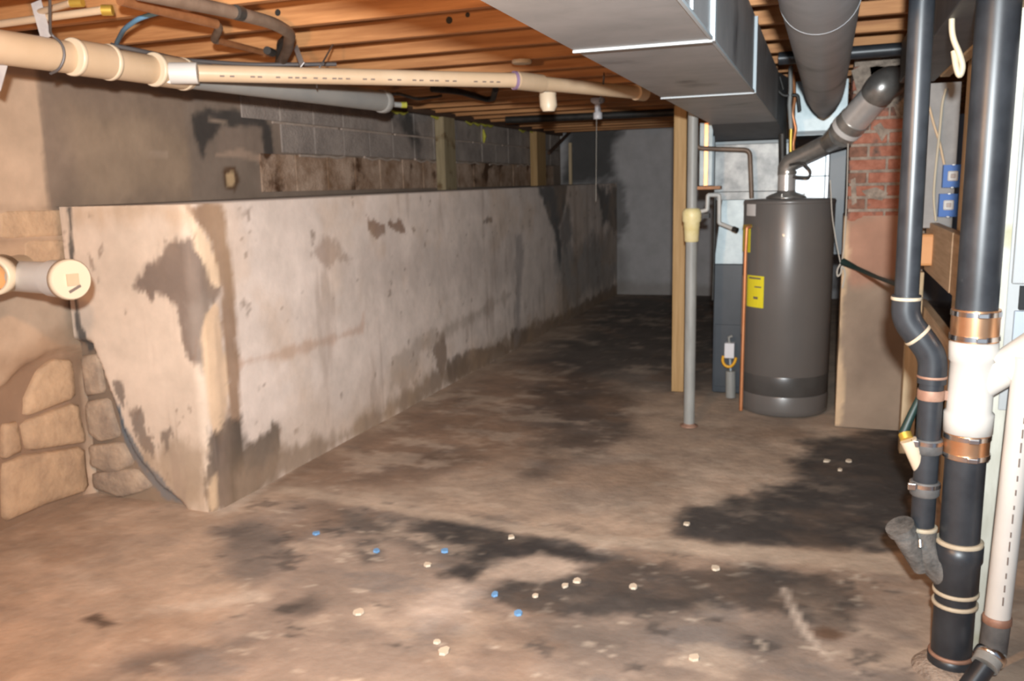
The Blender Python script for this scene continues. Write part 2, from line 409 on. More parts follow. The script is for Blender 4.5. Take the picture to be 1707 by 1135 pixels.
# ================================================================== FLOOR
xs = np.concatenate([np.arange(-3.6, 1.0, 0.02), np.arange(1.0, 1.66, 0.1)])
ys = np.concatenate([np.arange(-0.6, 1.6, 0.2), np.arange(1.6, 5.4, 0.018), np.arange(5.4, 6.4, 0.03), np.arange(6.4, 11.7, 0.08)])
U, V = np.meshgrid(xs, ys, indexing='ij')
TAN = (166, 138, 116)
FLOOR_LAYERS = [
    ((150, 124, 104), 0.8, .30, .25, 1.5, [(-2.678, 3.431), (-2.743, 6.079), (-1.087, 4.964), (-0.874, 5.453), (-0.122, 5.365), (-0.327, 4.38), (-0.586, 3.528), (-1.149, 3.392), (-2.077, 3.419)]),
    ((118, 88, 68), 0.75, .25, .30, 1.6, [(-2.685, 3.647), (-2.643, 5.226), (-2.396, 7.17), (-1.694, 6.807), (-1.367, 5.321), (-1.672, 4.424), (-2.101, 3.769)]),
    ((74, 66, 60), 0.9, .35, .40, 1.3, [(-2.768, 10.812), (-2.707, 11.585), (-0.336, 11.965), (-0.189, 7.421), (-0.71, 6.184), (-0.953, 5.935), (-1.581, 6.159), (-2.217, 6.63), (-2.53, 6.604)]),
    ((130, 112, 98), 0.7, .20, .20, 1.6, [(-1.612, 6.473), (-1.453, 6.865), (-1.056, 6.292), (-1.05, 6.002), (-1.277, 6.038)]),
    ((78, 62, 52), 0.85, .16, .22, 3.0, [(-2.094, 5.828), (-1.861, 6.48), (-1.281, 5.849), (-1.047, 4.781), (-1.209, 4.497), (-1.345, 3.989), (-1.497, 4.042), (-1.527, 4.711), (-1.79, 5.207)]),
    ((92, 72, 58), 0.6, .12, .16, 4.0, [(-2.254, 3.724), (-2.276, 4.025), (-2.022, 4.446), (-1.797, 4.273), (-1.948, 3.813)]),
    ((132, 112, 98), 0.8, .12, .12, 3.0, [(-2.634, 3.054), (-2.36, 3.437), (-1.761, 3.432), (-1.124, 3.317), (-0.591, 3.269), (0.099, 3.394), (0.369, 3.534), (0.353, 2.546), (-2.218, 1.712), (-2.086, 2.188), (-1.99, 2.502), (-2.21, 2.623)]),
    ((54, 48, 45), 0.92, .07, .14, 4.5, [(-0.096, 5.047), (0.428, 5.489), (0.576, 5.296), (0.422, 3.64), (0.1, 3.511), (-0.254, 3.496), (-0.568, 3.499), (-0.568, 3.75), (-0.301, 4.07), (-0.091, 4.401), (-0.139, 4.723)]),
    ((48, 42, 39), 0.95, .05, .13, 6.0, [(-1.68, 3.394), (-1.405, 3.315), (-1.228, 3.299), (-0.951, 3.283), (-0.818, 3.169), (-1.051, 3.097), (-1.186, 2.968), (-1.237, 2.842), (-1.371, 2.855), (-1.345, 3.099), (-1.664, 3.236)]),
    ((78, 68, 61), 0.8, .10, .16, 5.0, [(-2.148, 3.317), (-1.727, 3.365), (-1.306, 3.208), (-1.382, 2.996), (-1.756, 3.071), (-1.994, 3.066)]),
    ((62, 54, 49), 0.93, .06, .14, 5.0, [(-1.166, 2.759), (-1.103, 2.883), (-0.903, 3.028), (-0.794, 3.176), (-0.575, 3.186), (-0.234, 3.263), (0.054, 3.297), (0.175, 3.059), (0.131, 2.871), (-0.103, 2.917), (-0.409, 2.866), (-0.696, 2.694), (-1.025, 2.672)]),
    ((102, 88, 78), 0.75, .12, .16, 5.0, [(-1.116, 2.607), (-0.691, 2.674), (-0.303, 2.863), (0.055, 2.847), (-0.086, 2.571), (-0.609, 2.35), (-1.01, 2.348)]),
    ((172, 146, 126), 0.9, .04, .08, 6.0, [(-1.226, 2.845), (-1.203, 3.081), (-1.069, 3.152), (-0.895, 3.087), (-0.911, 2.97), (-1.065, 2.879)]),
    ((160, 138, 122), 0.85, .06, .10, 5.0, [(-1.363, 2.575), (-1.304, 2.821), (-1.177, 2.756), (-1.12, 2.56), (-1.275, 2.445)]),
    ((70, 62, 57), 0.8, .05, .08, 6.0, [(-1.883, 3.032), (-1.772, 3.099), (-1.654, 2.882), (-1.749, 2.853)]),
    ((84, 72, 64), 0.8, .05, .08, 6.0, [(-1.852, 2.421), (-1.79, 2.564), (-1.638, 2.489), (-1.715, 2.372)]),
    ((108, 94, 84), 0.8, .07, .08, 5.0, [(-2.556, 2.967), (-2.469, 3.104), (-2.228, 2.995), (-2.043, 2.732), (-2.023, 2.528), (-2.203, 2.625), (-2.382, 2.782)]),
    ((98, 86, 78), 0.8, .06, .06, 4.0, [(-2.098, 1.924), (-2.091, 2.021), (-1.915, 2.137), (-1.782, 2.221), (-1.89, 2.047), (-1.996, 1.921)]),
    ((80, 62, 50), 0.9, .02, .03, 6.0, [(-2.47, 2.133), (-2.456, 2.174), (-2.326, 2.143), (-2.358, 2.106)]),
    ((88, 64, 48), 0.9, .02, .02, 6.0, [(-0.002, 2.837), (0.045, 2.886), (0.127, 2.849), (0.083, 2.791), (0.018, 2.786)]),
    ((172, 146, 124), 0.7, .03, .05, 5.0, [(-2.612, 3.543), (-1.774, 3.46), (-1.014, 3.405), (-0.572, 3.445), (-0.133, 3.489), (0.326, 3.551), (0.314, 3.377), (-0.126, 3.353), (-0.575, 3.317), (-1.015, 3.316), (-1.761, 3.37), (-2.558, 3.467)]),
    ((176, 154, 136), 0.8, .012, .02, 6.0, [(-0.115, 3.139), (-0.089, 3.147), (-0.056, 2.987), (-0.012, 2.867), (0.027, 2.757), (0.07, 2.657), (0.052, 2.644), (-0, 2.748), (-0.052, 2.876)]),
    ((180, 156, 136), 0.6, .03, .05, 5.0, [(-2.764, 3.149), (-2.752, 3.531), (-2.771, 3.884), (-2.701, 3.839), (-2.678, 3.431), (-2.656, 3.102)]),
    ((190, 168, 148), 0.5, .03, .06, 4.0, [(-2.297, 2.271), (-2.012, 2.495), (-1.953, 2.488), (-2.211, 2.238)]),
]
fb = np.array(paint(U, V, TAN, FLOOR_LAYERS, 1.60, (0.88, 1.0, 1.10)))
def sstep(a, b, x):
    t = np.clip((x - a) / (b - a), 0, 1); return t * t * (3 - 2 * t)
def blend(c, col, m, k=1.60):
    return c * (1 - m[..., None]) + np.array(lin(tuple(x / 255 for x in col))) * np.array((.88, 1, 1.1)) * k * m[..., None]
worn = mask(U, V, [(-2.796, 3.123), (-2.424, 3.534), (-1.795, 3.503), (-1.149, 3.392), (-0.583, 3.364), (0.099, 3.451), (0.458, 3.562), (0.346, 2.483), (-2.164, 1.665), (-2.086, 2.188), (-1.99, 2.502), (-2.222, 2.619)], .25, .2, 2, 207)
streak = fbm(U * 0.9 + V * 0.25, V * 1.8 - U * 0.3, 2.6, 301, 6, .62)
fb = blend(fb, (112, 100, 92), sstep(.02, .20, streak) * (.22 + .45 * worn))
fb = blend(fb, (182, 156, 134), sstep(.04, .20, fbm(U, V * 1.5, 3.4, 331, 6, .62)) * .45)
fb = blend(fb, (128, 98, 76), sstep(.07, .22, fbm(U, V, 1.9, 351, 5, .6)) * .40)
fb = blend(fb, (66, 58, 53), sstep(.13, .24, fbm(U, V * 1.3, 6.0, 371, 5, .65)) * (.12 + .6 * worn))
fb = blend(fb, (196, 174, 152), sstep(.20, .27, fbm(U, V * 1.4, 13.0, 391, 4, .6)) * (.15 + .28 * worn))
for i, st in ((7, .75), (8, .8), (10, .7), (12, .75), (13, .5), (18, .8), (19, .8), (20, .75), (21, .8), (22, .7), (16, .4)):
    col, _, soft, amp, sc, poly = FLOOR_LAYERS[i]
    fb = blend(fb, col, mask(U, V, poly, soft, amp, sc, 11 + 5 * i) * st * (.75 + 1.1 * np.clip(fbm(U, V, 11, 500 + i, 4, .6) + .1, -.5, .25)))
fb = np.clip(fb, .005, .9)
fb *= (1 + 0.40 * fbm(U, V, 9.0, 71, 5, .65))[..., None]
Z = 0.012 * fbm(U, V, 1.2, 31, 4)
Z = np.where((U > -2.65), Z, Z * 0.6)
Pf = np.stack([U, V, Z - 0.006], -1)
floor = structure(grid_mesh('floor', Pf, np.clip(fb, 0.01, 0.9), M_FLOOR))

# ================================================================== LEFT WALL
XL, YB = -3.49, 3.13
us = np.concatenate([np.arange(-0.6, 2.2, 0.2), np.arange(2.2, 5.2, 0.02), np.arange(5.2, 11.6, 0.1)])
vs = np.arange(-0.03, 2.39, 0.02)
Uw, Vw = np.meshgrid(us, vs, indexing='ij')
WALL_LAYERS = [
    ((172, 134, 100), 0.6, .10, .10, 4, [(2.819, 1.317), (3.194, 1.307), (3.19, 1.204), (2.977, 1.11), (2.803, 1.211)]),
    ((150, 116, 88), 0.7, .08, .10, 5, [(2.741, 0.782), (2.937, 0.83), (3.269, 0.924), (3.264, 0.614), (2.917, 0.689), (2.693, 0.458)]),
    ((140, 108, 84), 0.85, .04, .05, 7, [(2.168, 0.484), (2.534, 0.557), (2.769, 0.664), (2.858, 0.73), (2.994, 0.761), (3.127, 0.756), (3.247, 0.712), (3.15, -0.089), (2.618, -0.06), (2.084, -0.063)]),
    ((120, 92, 72), 0.6, .03, .03, 8, [(2.841, 1.468), (3.205, 1.458), (3.202, 1.438), (2.838, 1.45)]),
    ((130, 100, 78), 0.5, .03, .03, 8, [(2.82, 1.322), (3.183, 1.305), (3.181, 1.287), (2.817, 1.307)]),
    ((138, 116, 98), 1.0, .015, .03, 4, [(3.09, 1.4), (3.10, 1.7), (3.12, 1.9), (3.13, 2.4), (4.35, 2.4), (4.30, 2.1), (4.10, 2.05), (4.15, 1.93), (4.3, 1.9), (4.35, 1.75), (4.35, 1.6), (4.4, 1.55), (4.5, 1.4)]),
    ((160, 134, 110), 0.8, .10, .10, 4, [(3.3, 1.5), (3.3, 1.9), (3.7, 1.92), (4.1, 1.8), (4.3, 1.5)]),
    ((140, 120, 104), 1.0, .04, .05, 6, [(4.1, 1.40), (12, 1.40), (12, 2.4), (4.1, 2.4)]),
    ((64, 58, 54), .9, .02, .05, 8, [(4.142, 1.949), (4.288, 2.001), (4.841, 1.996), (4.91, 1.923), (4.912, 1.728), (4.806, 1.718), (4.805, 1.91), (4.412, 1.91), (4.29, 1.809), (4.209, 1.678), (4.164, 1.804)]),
    ((144, 122, 106), .8, .02, .03, 8, [(4.398, 1.888), (4.79, 1.894), (4.796, 1.741), (4.359, 1.716)]),
    ((178, 148, 126), .85, .008, .02, 10, [(4.334, 1.73), (4.568, 1.78), (4.807, 1.726), (4.937, 1.713), (4.803, 1.687), (4.558, 1.706)]),
    ((96, 66, 42), .9, .01, .02, 10, [(4.388, 1.637), (4.506, 1.668), (4.542, 1.579), (4.486, 1.506), (4.385, 1.529)]),
    ((216, 178, 134), .95, .008, .012, 12, [(4.414, 1.616), (4.479, 1.638), (4.501, 1.579), (4.467, 1.539), (4.417, 1.55)]),
    ((176, 150, 128), 0.8, .012, .01, 8, [(3.78, 1.715), (3.92, 1.71), (3.92, 1.73), (3.80, 1.73)]),
    ((176, 150, 128), 0.8, .012, .01, 8, [(4.30, 1.925), (4.46, 1.915), (4.46, 1.935), (4.30, 1.945)]),
]
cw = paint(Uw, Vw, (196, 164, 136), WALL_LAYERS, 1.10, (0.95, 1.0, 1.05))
cw *= (1 + 0.45 * fbm(Uw, Vw, 4, 41, 5, .62))[..., None]
WMISS = [(2.168, 0.484), (2.534, 0.557), (2.769, 0.664), (2.858, 0.73), (2.994, 0.761), (3.127, 0.756), (3.247, 0.712), (3.15, -0.089), (2.618, -0.06), (2.084, -0.063)]
miss = mask(Uw, Vw, WMISS, .015, .02, 7, 3)
Pw = np.stack([XL - 0.035 * miss + 0.006 * fbm(Uw, Vw, 3, 19, 3), Uw, Vw], -1)
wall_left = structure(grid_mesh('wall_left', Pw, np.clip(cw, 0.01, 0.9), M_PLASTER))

# concrete bench (old foundation) along the left wall: front face, rounded corner, long face, sloping top
r_c = 0.055
prof = [(x, YB) for x in np.arange(-3.46, -2.70 - r_c, 0.012)]
for k in range(9):
    a = math.pi / 2 * k / 8
    prof.append((-2.70 - r_c + r_c * math.sin(a), YB + r_c - r_c * math.cos(a)))
prof += [(-2.70, y) for y in np.concatenate([np.arange(YB + r_c + 0.02, 7.5, 0.022), np.arange(7.5, 11.6, 0.05)])]
prof = np.array(prof)
zt = 1.472
zs = np.concatenate([np.arange(-0.03, zt - 0.03, 0.015), [zt - 0.02, zt - 0.008, zt - 0.001]])
A = np.repeat(prof[:, None, :], len(zs), 1)
Zl = np.repeat(zs[None, :], len(prof), 0)
ZT = (1.455 + 0.006 * (A[..., 1] - YB))         # the bench top climbs slightly towards the far end
Zl = Zl * ZT / zt
Xl, Yl = A[..., 0], A[..., 1]
BOTH_LAYERS = [
    ((186, 158, 132), 0.8, .06, .05, 5, ([(-3.379, 1.453), (-2.59, 1.468), (-2.546, 1.428), (-2.621, 1.335), (-2.753, 1.35), (-2.915, 1.419), (-3.093, 1.407), (-3.39, 1.382)], [(2.501, 1.462), (3.263, 1.466), (3.32, 1.423), (3.224, 1.331), (3.07, 1.353), (2.899, 1.425), (2.732, 1.419), (2.493, 1.406)], True)),
    ((118, 100, 88), 0.95, .022, .05, 9, ([(-2.898, 1.227), (-2.813, 1.274), (-2.659, 1.29), (-2.615, 1.242), (-2.582, 1.147), (-2.566, 1.08), (-2.615, 1.024), (-2.638, 0.927), (-2.703, 0.742), (-2.76, 0.753), (-2.806, 0.893), (-2.855, 1.005), (-2.946, 1.039), (-3.109, 1.076), (-2.994, 1.128)], [(2.916, 1.245), (3.005, 1.283), (3.178, 1.287), (3.232, 1.233), (3.273, 1.131), (3.294, 1.058), (3.232, 1.009), (3.203, 0.913), (3.127, 0.742), (3.062, 0.769), (3.012, 0.916), (2.96, 1.031), (2.869, 1.078), (2.718, 1.131), (2.822, 1.165)], True)),
    ((134, 118, 106), 0.7, .03, .05, 9, ([(-2.791, 1.02), (-2.621, 1.024), (-2.656, 0.856), (-2.706, 0.713), (-2.768, 0.767)], [(3.028, 1.036), (3.224, 1.01), (3.182, 0.846), (3.123, 0.715), (3.053, 0.785)], True)),
    ((136, 108, 86), 0.95, .02, .025, 8, ([(-2.708, 1.443), (-2.503, 1.466), (-2.477, 1.081), (-2.494, 0.64), (-2.51, 0.411), (-2.592, 0.404), (-2.551, 0.636), (-2.573, 0.915), (-2.562, 1.08), (-2.587, 1.188), (-2.607, 1.309)], [(3.12, 1.443), (3.377, 1.464), (3.412, 1.044), (3.388, 0.569), (3.367, 0.328), (3.261, 0.358), (3.312, 0.586), (3.285, 0.886), (3.298, 1.057), (3.266, 1.174), (3.241, 1.302)], True)),
    ((218, 190, 160), 0.95, .010, .02, 10, ([(-2.675, 1.389), (-2.621, 1.335), (-2.583, 1.228), (-2.55, 1.134), (-2.562, 1.08), (-2.606, 1.106), (-2.625, 1.174), (-2.664, 1.241), (-2.692, 1.295)], [(3.16, 1.388), (3.224, 1.331), (3.272, 1.216), (3.314, 1.113), (3.298, 1.057), (3.243, 1.092), (3.219, 1.165), (3.172, 1.238), (3.14, 1.295)], True)),
    ((206, 174, 142), 0.9, .012, .02, 9, ([(-2.661, 0.968), (-2.59, 1.003), (-2.581, 0.901), (-2.556, 0.692), (-2.551, 0.608), (-2.583, 0.492), (-2.641, 0.327), (-2.677, 0.441), (-2.709, 0.656), (-2.7, 0.827)], [(3.176, 0.96), (3.263, 0.982), (3.274, 0.873), (3.307, 0.647), (3.313, 0.556), (3.272, 0.446), (3.2, 0.301), (3.157, 0.432), (3.12, 0.658), (3.13, 0.827)], True)),
    ((72, 60, 52), 0.93, .015, .04, 9, ([(-2.707, 0.419), (-2.658, 0.355), (-2.602, 0.403), (-2.525, 0.496), (-2.51, 0.411), (-2.541, 0.026), (-2.748, 0.003)], [(3.122, 0.421), (3.179, 0.337), (3.248, 0.362), (3.347, 0.426), (3.367, 0.328), (3.326, -0.066), (3.075, 0.029)], True)),
    ((196, 166, 134), 0.8, .012, .02, 10, ([(-2.707, 0.158), (-2.669, 0.192), (-2.677, 0.041), (-2.73, 0.005)], [(3.122, 0.162), (3.167, 0.176), (3.156, 0.029), (3.095, 0.021)], True)),
    ((152, 130, 108), 0.8, .06, .06, 7, ([(-3.139, 0.239), (-2.872, 0.322), (-2.715, 0.306), (-2.748, 0.003), (-2.912, -0.016)], [(2.693, 0.415), (2.942, 0.393), (3.112, 0.313), (3.075, 0.029), (2.903, 0.095)], True)),
    ((104, 90, 80), 0.85, .008, .03, 11, ([(-3.241, 0.596), (-3.202, 0.604), (-3.182, 0.479), (-3.205, 0.447)], [(2.608, 0.747), (2.639, 0.745), (2.656, 0.634), (2.637, 0.613)], False)),
    ((104, 90, 80), 0.8, .008, .03, 11, ([(-3.167, 0.45), (-3.09, 0.471), (-3.085, 0.365), (-3.026, 0.31), (-3.045, 0.247), (-3.11, 0.318)], [(2.669, 0.605), (2.735, 0.6), (2.739, 0.507), (2.793, 0.438), (2.776, 0.389), (2.718, 0.474)], False)),
    ((110, 94, 82), 0.8, .008, .03, 11, ([(-2.992, 0.373), (-2.918, 0.393), (-2.93, 0.288), (-2.96, 0.255)], [(2.824, 0.483), (2.897, 0.476), (2.884, 0.383), (2.856, 0.364)], False)),
    ((110, 92, 76), 0.95, .012, .012, 9, ([(-3.47, 0.811), (-3.364, 0.794), (-3.309, 0.653), (-3.268, 0.534), (-3.23, 0.4), (-3.158, 0.237), (-3.043, 0.109), (-2.907, 0.022), (-2.86, -0.041), (-3.621, -0.129)], [(2.436, 0.964), (2.512, 0.933), (2.554, 0.808), (2.586, 0.702), (2.616, 0.58), (2.676, 0.42), (2.777, 0.266), (2.907, 0.127), (2.955, 0.046), (2.334, 0.285)], False)),
    ((74, 92, 104), 0.9, .008, .02, 9, ([(-3.298, 0.563), (-3.246, 0.56), (-3.211, 0.401), (-3.159, 0.314), (-3.071, 0.183), (-2.954, 0.088), (-2.873, 0.004), (-3.001, 0.005), (-3.12, 0.092), (-3.211, 0.201), (-3.259, 0.352)], [(2.562, 0.733), (2.604, 0.718), (2.632, 0.576), (2.675, 0.486), (2.752, 0.343), (2.861, 0.209), (2.941, 0.094), (2.816, 0.155), (2.709, 0.282), (2.632, 0.408), (2.593, 0.549)], False)),
    ((62, 60, 58), 0.9, .008, .012, 12, ([(-3.409, 1.453), (-3.387, 1.453), (-3.41, 1.152), (-3.412, 0.887), (-3.368, 0.77), (-3.411, 0.738), (-3.443, 0.886)], [(2.479, 1.463), (2.495, 1.462), (2.478, 1.224), (2.477, 1.015), (2.509, 0.915), (2.478, 0.897), (2.455, 1.019)], False)),
]
SIDE_LAYERS = [
    ((84, 72, 62), 0.93, .02, .05, 8, [(3.277, 0.414), (3.392, 0.414), (3.388, 0.197), (3.469, 0.267), (3.546, 0.283), (3.659, 0.271), (3.658, 0.129), (3.589, 0.002), (3.308, -0.059), (3.22, -0.026)]),
    ((124, 106, 92), 0.85, .05, .07, 6, [(3.327, 0.091), (3.685, 0.131), (4.028, 0.086), (4.654, 0.081), (5.823, 0.144), (7.385, 0.162), (11.555, 0.088), (11.554, -0.055), (5.811, 0.015), (3.312, -0.029)]),
    ((96, 80, 68), 0.85, .02, .06, 6, [(5.828, 0.2), (6.365, 0.193), (7.217, 0.09), (7.223, 0.173), (8.099, 0.116), (9.43, 0.115), (11.628, 0.146), (11.627, -0.107), (5.809, -0.009)]),
    ((118, 98, 84), 0.85, .015, .05, 8, [(5.625, 0.331), (5.797, 0.461), (5.843, 0.244), (5.742, 0.101)]),
    ((134, 108, 92), 0.95, .008, .03, 9, [(4.716, 1.357), (4.8, 1.29), (4.94, 1.272), (4.95, 1.221), (4.836, 1.197), (4.719, 1.246)]),
    ((134, 108, 92), 0.95, .008, .03, 9, [(5.006, 1.28), (5.177, 1.296), (5.256, 1.203), (5.099, 1.212)]),
    ((138, 114, 98), 0.85, .008, .02, 9, [(5.314, 1.249), (5.404, 1.22), (5.364, 1.197)]),
    ((150, 126, 112), 0.7, .02, .05, 9, [(4.092, 1.148), (4.225, 1.24), (4.382, 1.195), (4.407, 1.122), (4.576, 1.082), (4.335, 1.075), (4.146, 1.093)]),
    ((122, 104, 94), 0.85, .008, .03, 9, [(6.659, 1.211), (6.827, 1.264), (6.934, 1.177)]),
    ((134, 124, 120), 0.6, .03, .05, 6, [(7.414, 1.066), (7.65, 1.108), (7.514, 0.094), (7.341, 0.01)]),
    ((78, 76, 75), 0.9, .03, .06, 4, [(8.104, 1.507), (9.124, 1.513), (8.997, 1.231), (8.766, 1.048), (8.889, 0.848), (8.788, 0.597), (8.677, 0.99), (8.263, 1.285)]),
    ((96, 92, 90), 0.75, .08, .12, 3, [(8.662, 1.117), (9.229, 1.223), (9.459, 0.875), (8.864, 0.785)]),
    ((84, 82, 80), 0.85, .05, .14, 4, [(10.43, 1.476), (11.566, 1.483), (11.781, 0.887), (10.722, 0.944)]),
    ((104, 102, 100), 0.6, .10, .15, 3, [(8.646, 0.802), (11.634, 0.895), (11.628, 0.146), (8.946, 0.116)]),
    ((170, 132, 108), 0.5, .02, .03, 6, [(3.404, 0.693), (3.806, 0.672), (4.566, 0.662), (4.62, 0.749), (4.593, 0.631), (3.912, 0.618), (3.398, 0.651)]),
    ((174, 158, 148), 0.5, .12, .12, 3, [(4.343, 1.145), (5.453, 1.141), (7.443, 1.009), (7.416, 0.622), (5.412, 0.719), (4.323, 0.97)]),
    ((160, 142, 128), 0.6, .03, .06, 6, [(4.97, 0.372), (5.289, 0.437), (7.412, 0.566), (7.408, 0.51), (5.374, 0.335), (5.26, 0.141), (4.953, 0.211)]),
]
FRONT_LAYERS = [l[:5] + (l[5][0],) for l in BOTH_LAYERS]
SIDE_LAYERS = [l[:5] + (l[5][1],) for l in BOTH_LAYERS if l[5][2]] + SIDE_LAYERS
cf = paint(Xl, Zl, (202, 180, 160), FRONT_LAYERS, 1.18, (0.97, 1.0, 1.02), (1.9, 1.8, 0.6))
cs = paint(Yl, Zl, (206, 188, 176), SIDE_LAYERS, 1.34, (0.97, 1.0, 1.02), (1.9, 1.5, 0.6))
w = np.clip((Yl - YB - 0.02) / 0.02, 0, 1)[..., None]
cl = cf * (1 - w) + cs * w
def sstep(a, b, x):
    t = np.clip((x - a) / (b - a), 0, 1); return t * t * (3 - 2 * t)
S_ = Yl + Xl
for col, m_ in (((128, 108, 94), sstep(.205, .28, fbm(S_ * 1.6, Zl * .8, 8, 601, 5, .66)) * .65),
                ((190, 158, 126), sstep(.02, .22, fbm(S_, Zl, 1.6, 611, 5, .6)) * .28),
                ((180, 150, 120), sstep(.42, .02, Zl + .5 * fbm(S_, Zl, 3, 621, 4)) * .28),
                ((150, 128, 112), sstep(.08, .24, fbm(S_ * 3.0, Zl * .35, 3.2, 631, 4, .6)) * .35)):
    cl = cl * (1 - m_[..., None]) + np.array(lin(tuple(x / 255 for x in col))) * 1.15 * m_[..., None]
cl *= (1 + 0.26 * fbm(Yl + Xl, Zl, 5, 51, 5, .62) + 0.10 * fbm((Yl + Xl) * 0.4, Zl * 3, 3, 57, 3))[..., None]
FMISS = [(-3.477, 0.81), (-3.364, 0.794), (-3.309, 0.653), (-3.268, 0.534), (-3.23, 0.4), (-3.158, 0.237), (-3.043, 0.109), (-2.907, 0.022), (-2.86, -0.041), (-3.621, -0.129)]
mf = mask(Xl, Zl, FMISS, .012, .02, 9, 3) * (1 - w[..., 0])
nb = 0.012 * fbm(Yl + Xl, Zl, 2.2, 61, 4)
Pl = np.stack([Xl + nb * w[..., 0], Yl + 0.035 * mf + nb * (1 - w[..., 0]), Zl], -1)
# the flat top, from the edge back to the wall
top = Pl[:, -1:, :].copy()
back = top.copy()
back[..., 0] = -3.50
back[..., 1] = np.maximum(top[..., 1], YB + 0.0)
back[..., 2] = ZT[:, -1:]
Pall = np.concatenate([Pl, back], 1)
Call = np.concatenate([cl, np.broadcast_to(np.array(rgb(96, 86, 78)), back.shape)], 1)
ledge = grid_mesh('foundation_bench', Pall, np.clip(Call, 0.01, 0.9), M_PLASTER, wall_left)
lab(ledge, 'waist high white plastered concrete bench with peeling corner')

def stone(pts3, nrm, m, depth, parent):
    """an irregular stone: outline at the wall, smaller rounded outline proud of it"""
    P = [Vector(p) for p in pts3]; c = sum(P, Vector()) / len(P); n = Vector(nrm)
    mb = MB()
    fine = []
    for i in range(len(P)):
        a, b = P[i], P[(i + 1) % len(P)]
        for t in (0.1, 0.5, 0.9):
            q = a.lerp(b, t)
            fine.append(q + (q - c) * random.uniform(-0.03, 0.03))
    rings = []
    for s, h in ((1.0, -0.02), (1.0, depth * 0.45), (0.93, depth * 0.85), (0.72, depth * 1.05)):
        rings.append([mb.bm.verts.new(c + (q - c) * s + n * (h + random.uniform(-.003, .003))) for q in fine])
    k = len(fine)
    for i in range(3):
        for j in range(k):
            f = mb.bm.faces.new((rings[i][j], rings[i][(j + 1) % k], rings[i + 1][(j + 1) % k], rings[i + 1][j])); f.smooth = True
    f = mb.bm.faces.new(rings[-1]); f.smooth = True
    return mb.build('stone', m, parent)

WL = -3.525
for pts in ([(2.84, 0.49), (2.86, 0.583), (2.948, 0.692), (3.038, 0.727), (3.145, 0.705), (3.142, 0.503)],
            [(2.823, 0.465), (3.146, 0.483), (3.179, 0.291), (3.153, 0.267), (2.828, 0.323)],
            [(2.698, 0.297), (2.826, 0.308), (3.15, 0.249), (3.152, 0.02), (2.853, 0.035), (2.659, 0.029)],
            [(2.726, 0.483), (2.8, 0.477), (2.804, 0.33), (2.702, 0.321)],
            [(2.453, 0.39), (2.676, 0.312), (2.639, 0.014), (2.401, 0.041)],
            [(2.224, 0.387), (2.431, 0.383), (2.379, 0.036), (2.168, 0.022)],
            [(2.838, 1.445), (3.195, 1.438), (3.178, 1.317), (2.82, 1.322)],
            [(2.534, 1.455), (2.823, 1.445), (2.805, 1.323), (2.515, 1.327)],
            [(2.941, 1.304), (3.174, 1.294), (3.168, 1.2), (2.932, 1.199)]):
    up = pts[0][1] if False else 0
    base_x = WL if max(p[1] for p in pts) < 1.2 else XL
    stone([(base_x, a, b) for a, b in pts], (1, 0, 0), M_STONE, 0.030 if base_x == WL else 0.006, wall_left)
for pts in ([(-3.458, 0.723), (-3.344, 0.734), (-3.329, 0.543), (-3.457, 0.514)],
            [(-3.461, 0.489), (-3.31, 0.517), (-3.26, 0.323), (-3.397, 0.284), (-3.469, 0.325)],
            [(-3.48, 0.255), (-3.256, 0.295), (-3.194, 0.182), (-3.342, 0.115), (-3.483, 0.149)],
            [(-3.481, 0.111), (-3.19, 0.161), (-3.095, 0.07), (-3.3, -0.002), (-3.48, 0.03)]):
    stone([(a, 3.165, b) for a, b in pts], (0, -1, 0), M_STONE2, 0.024, ledge)

# block courses of the upper wall, each block an object
bm_ = MB(); bm_.box(0, 0.012, 0.004, 0.396, 0.004, 0.192, 0.003)
blk = bm_.build('block', M_BLOCK, wall_left); blk.location = (XL, 5.0, 1.757)
bm_ = MB(); bm_.box(0, 0.009, 0.004, 0.396, 0.004, 0.252, 0.003)
blk2 = bm_.build('block', M_BLOCK2, wall_left); blk2.location = (XL, 4.75, 1.497)
first = {0: True, 1: True}
for row, (z, proto, y0) in enumerate(((1.497, blk2, 4.75), (1.757, blk, 5.0), (1.962, blk, 4.60))):
    y = y0
    while y < 11.1:
        key = 0 if proto is blk2 else 1
        if first[key] and abs(y - (4.75 if key == 0 else 5.0)) < 0.01:
            first[key] = False
        else:
            o = proto.copy(); COL.objects.link(o)
            o.location = (XL + random.uniform(-0.004, 0.004), y, z)
        y += 0.40
for y in np.arange(4.92, 9.4, 0.86):
    m_ = MB(); m_.box(XL, XL + 0.016, y, y + 0.80, 1.948, 1.962)
    m_.build('mortar_joint', M_MORTAR, wall_left)
for k in range(6):
    y = 5.2 + 0.9 * k
    m_ = MB(); m_.tube([(XL + .010, y + 0.12 * i, 1.745 + 0.012 * math.sin(3 * i + k)) for i in range(6)], 0.010, 6)
    m_.build('mortar_joint', M_MORTAR, wall_left)
sp = MB(); sp.box(-3.56, -3.42, 2.7, 11.4, 2.152, 2.20)
sp.build('sill_plate', M_DARKWOOD, wall_left)
rj = MB(); rj.box(-3.58, -3.48, -0.5, 11.5, 2.20, 2.40)
rj.build('rim_joist', M_DARKWOOD, wall_left)
fo = MB()
for y, h in ((5.9, .02), (6.5, .035), (6.62, .03), (7.3, .02), (8.1, .04), (8.3, .03), (8.5, .025), (8.65, .02), (9.7, .03), (10.1, .02)):
    fo.tube([(-3.445, y, 2.150), (-3.435, y + .10, 2.146 - h / 2), (-3.44, y + .2, 2.150)], [.006, .016, .006], 6)
fo.tube([(-3.465, 8.62, 2.10), (-3.455, 8.62, 2.03), (-3.465, 8.62, 1.96)], [.008, .022, .008], 6)
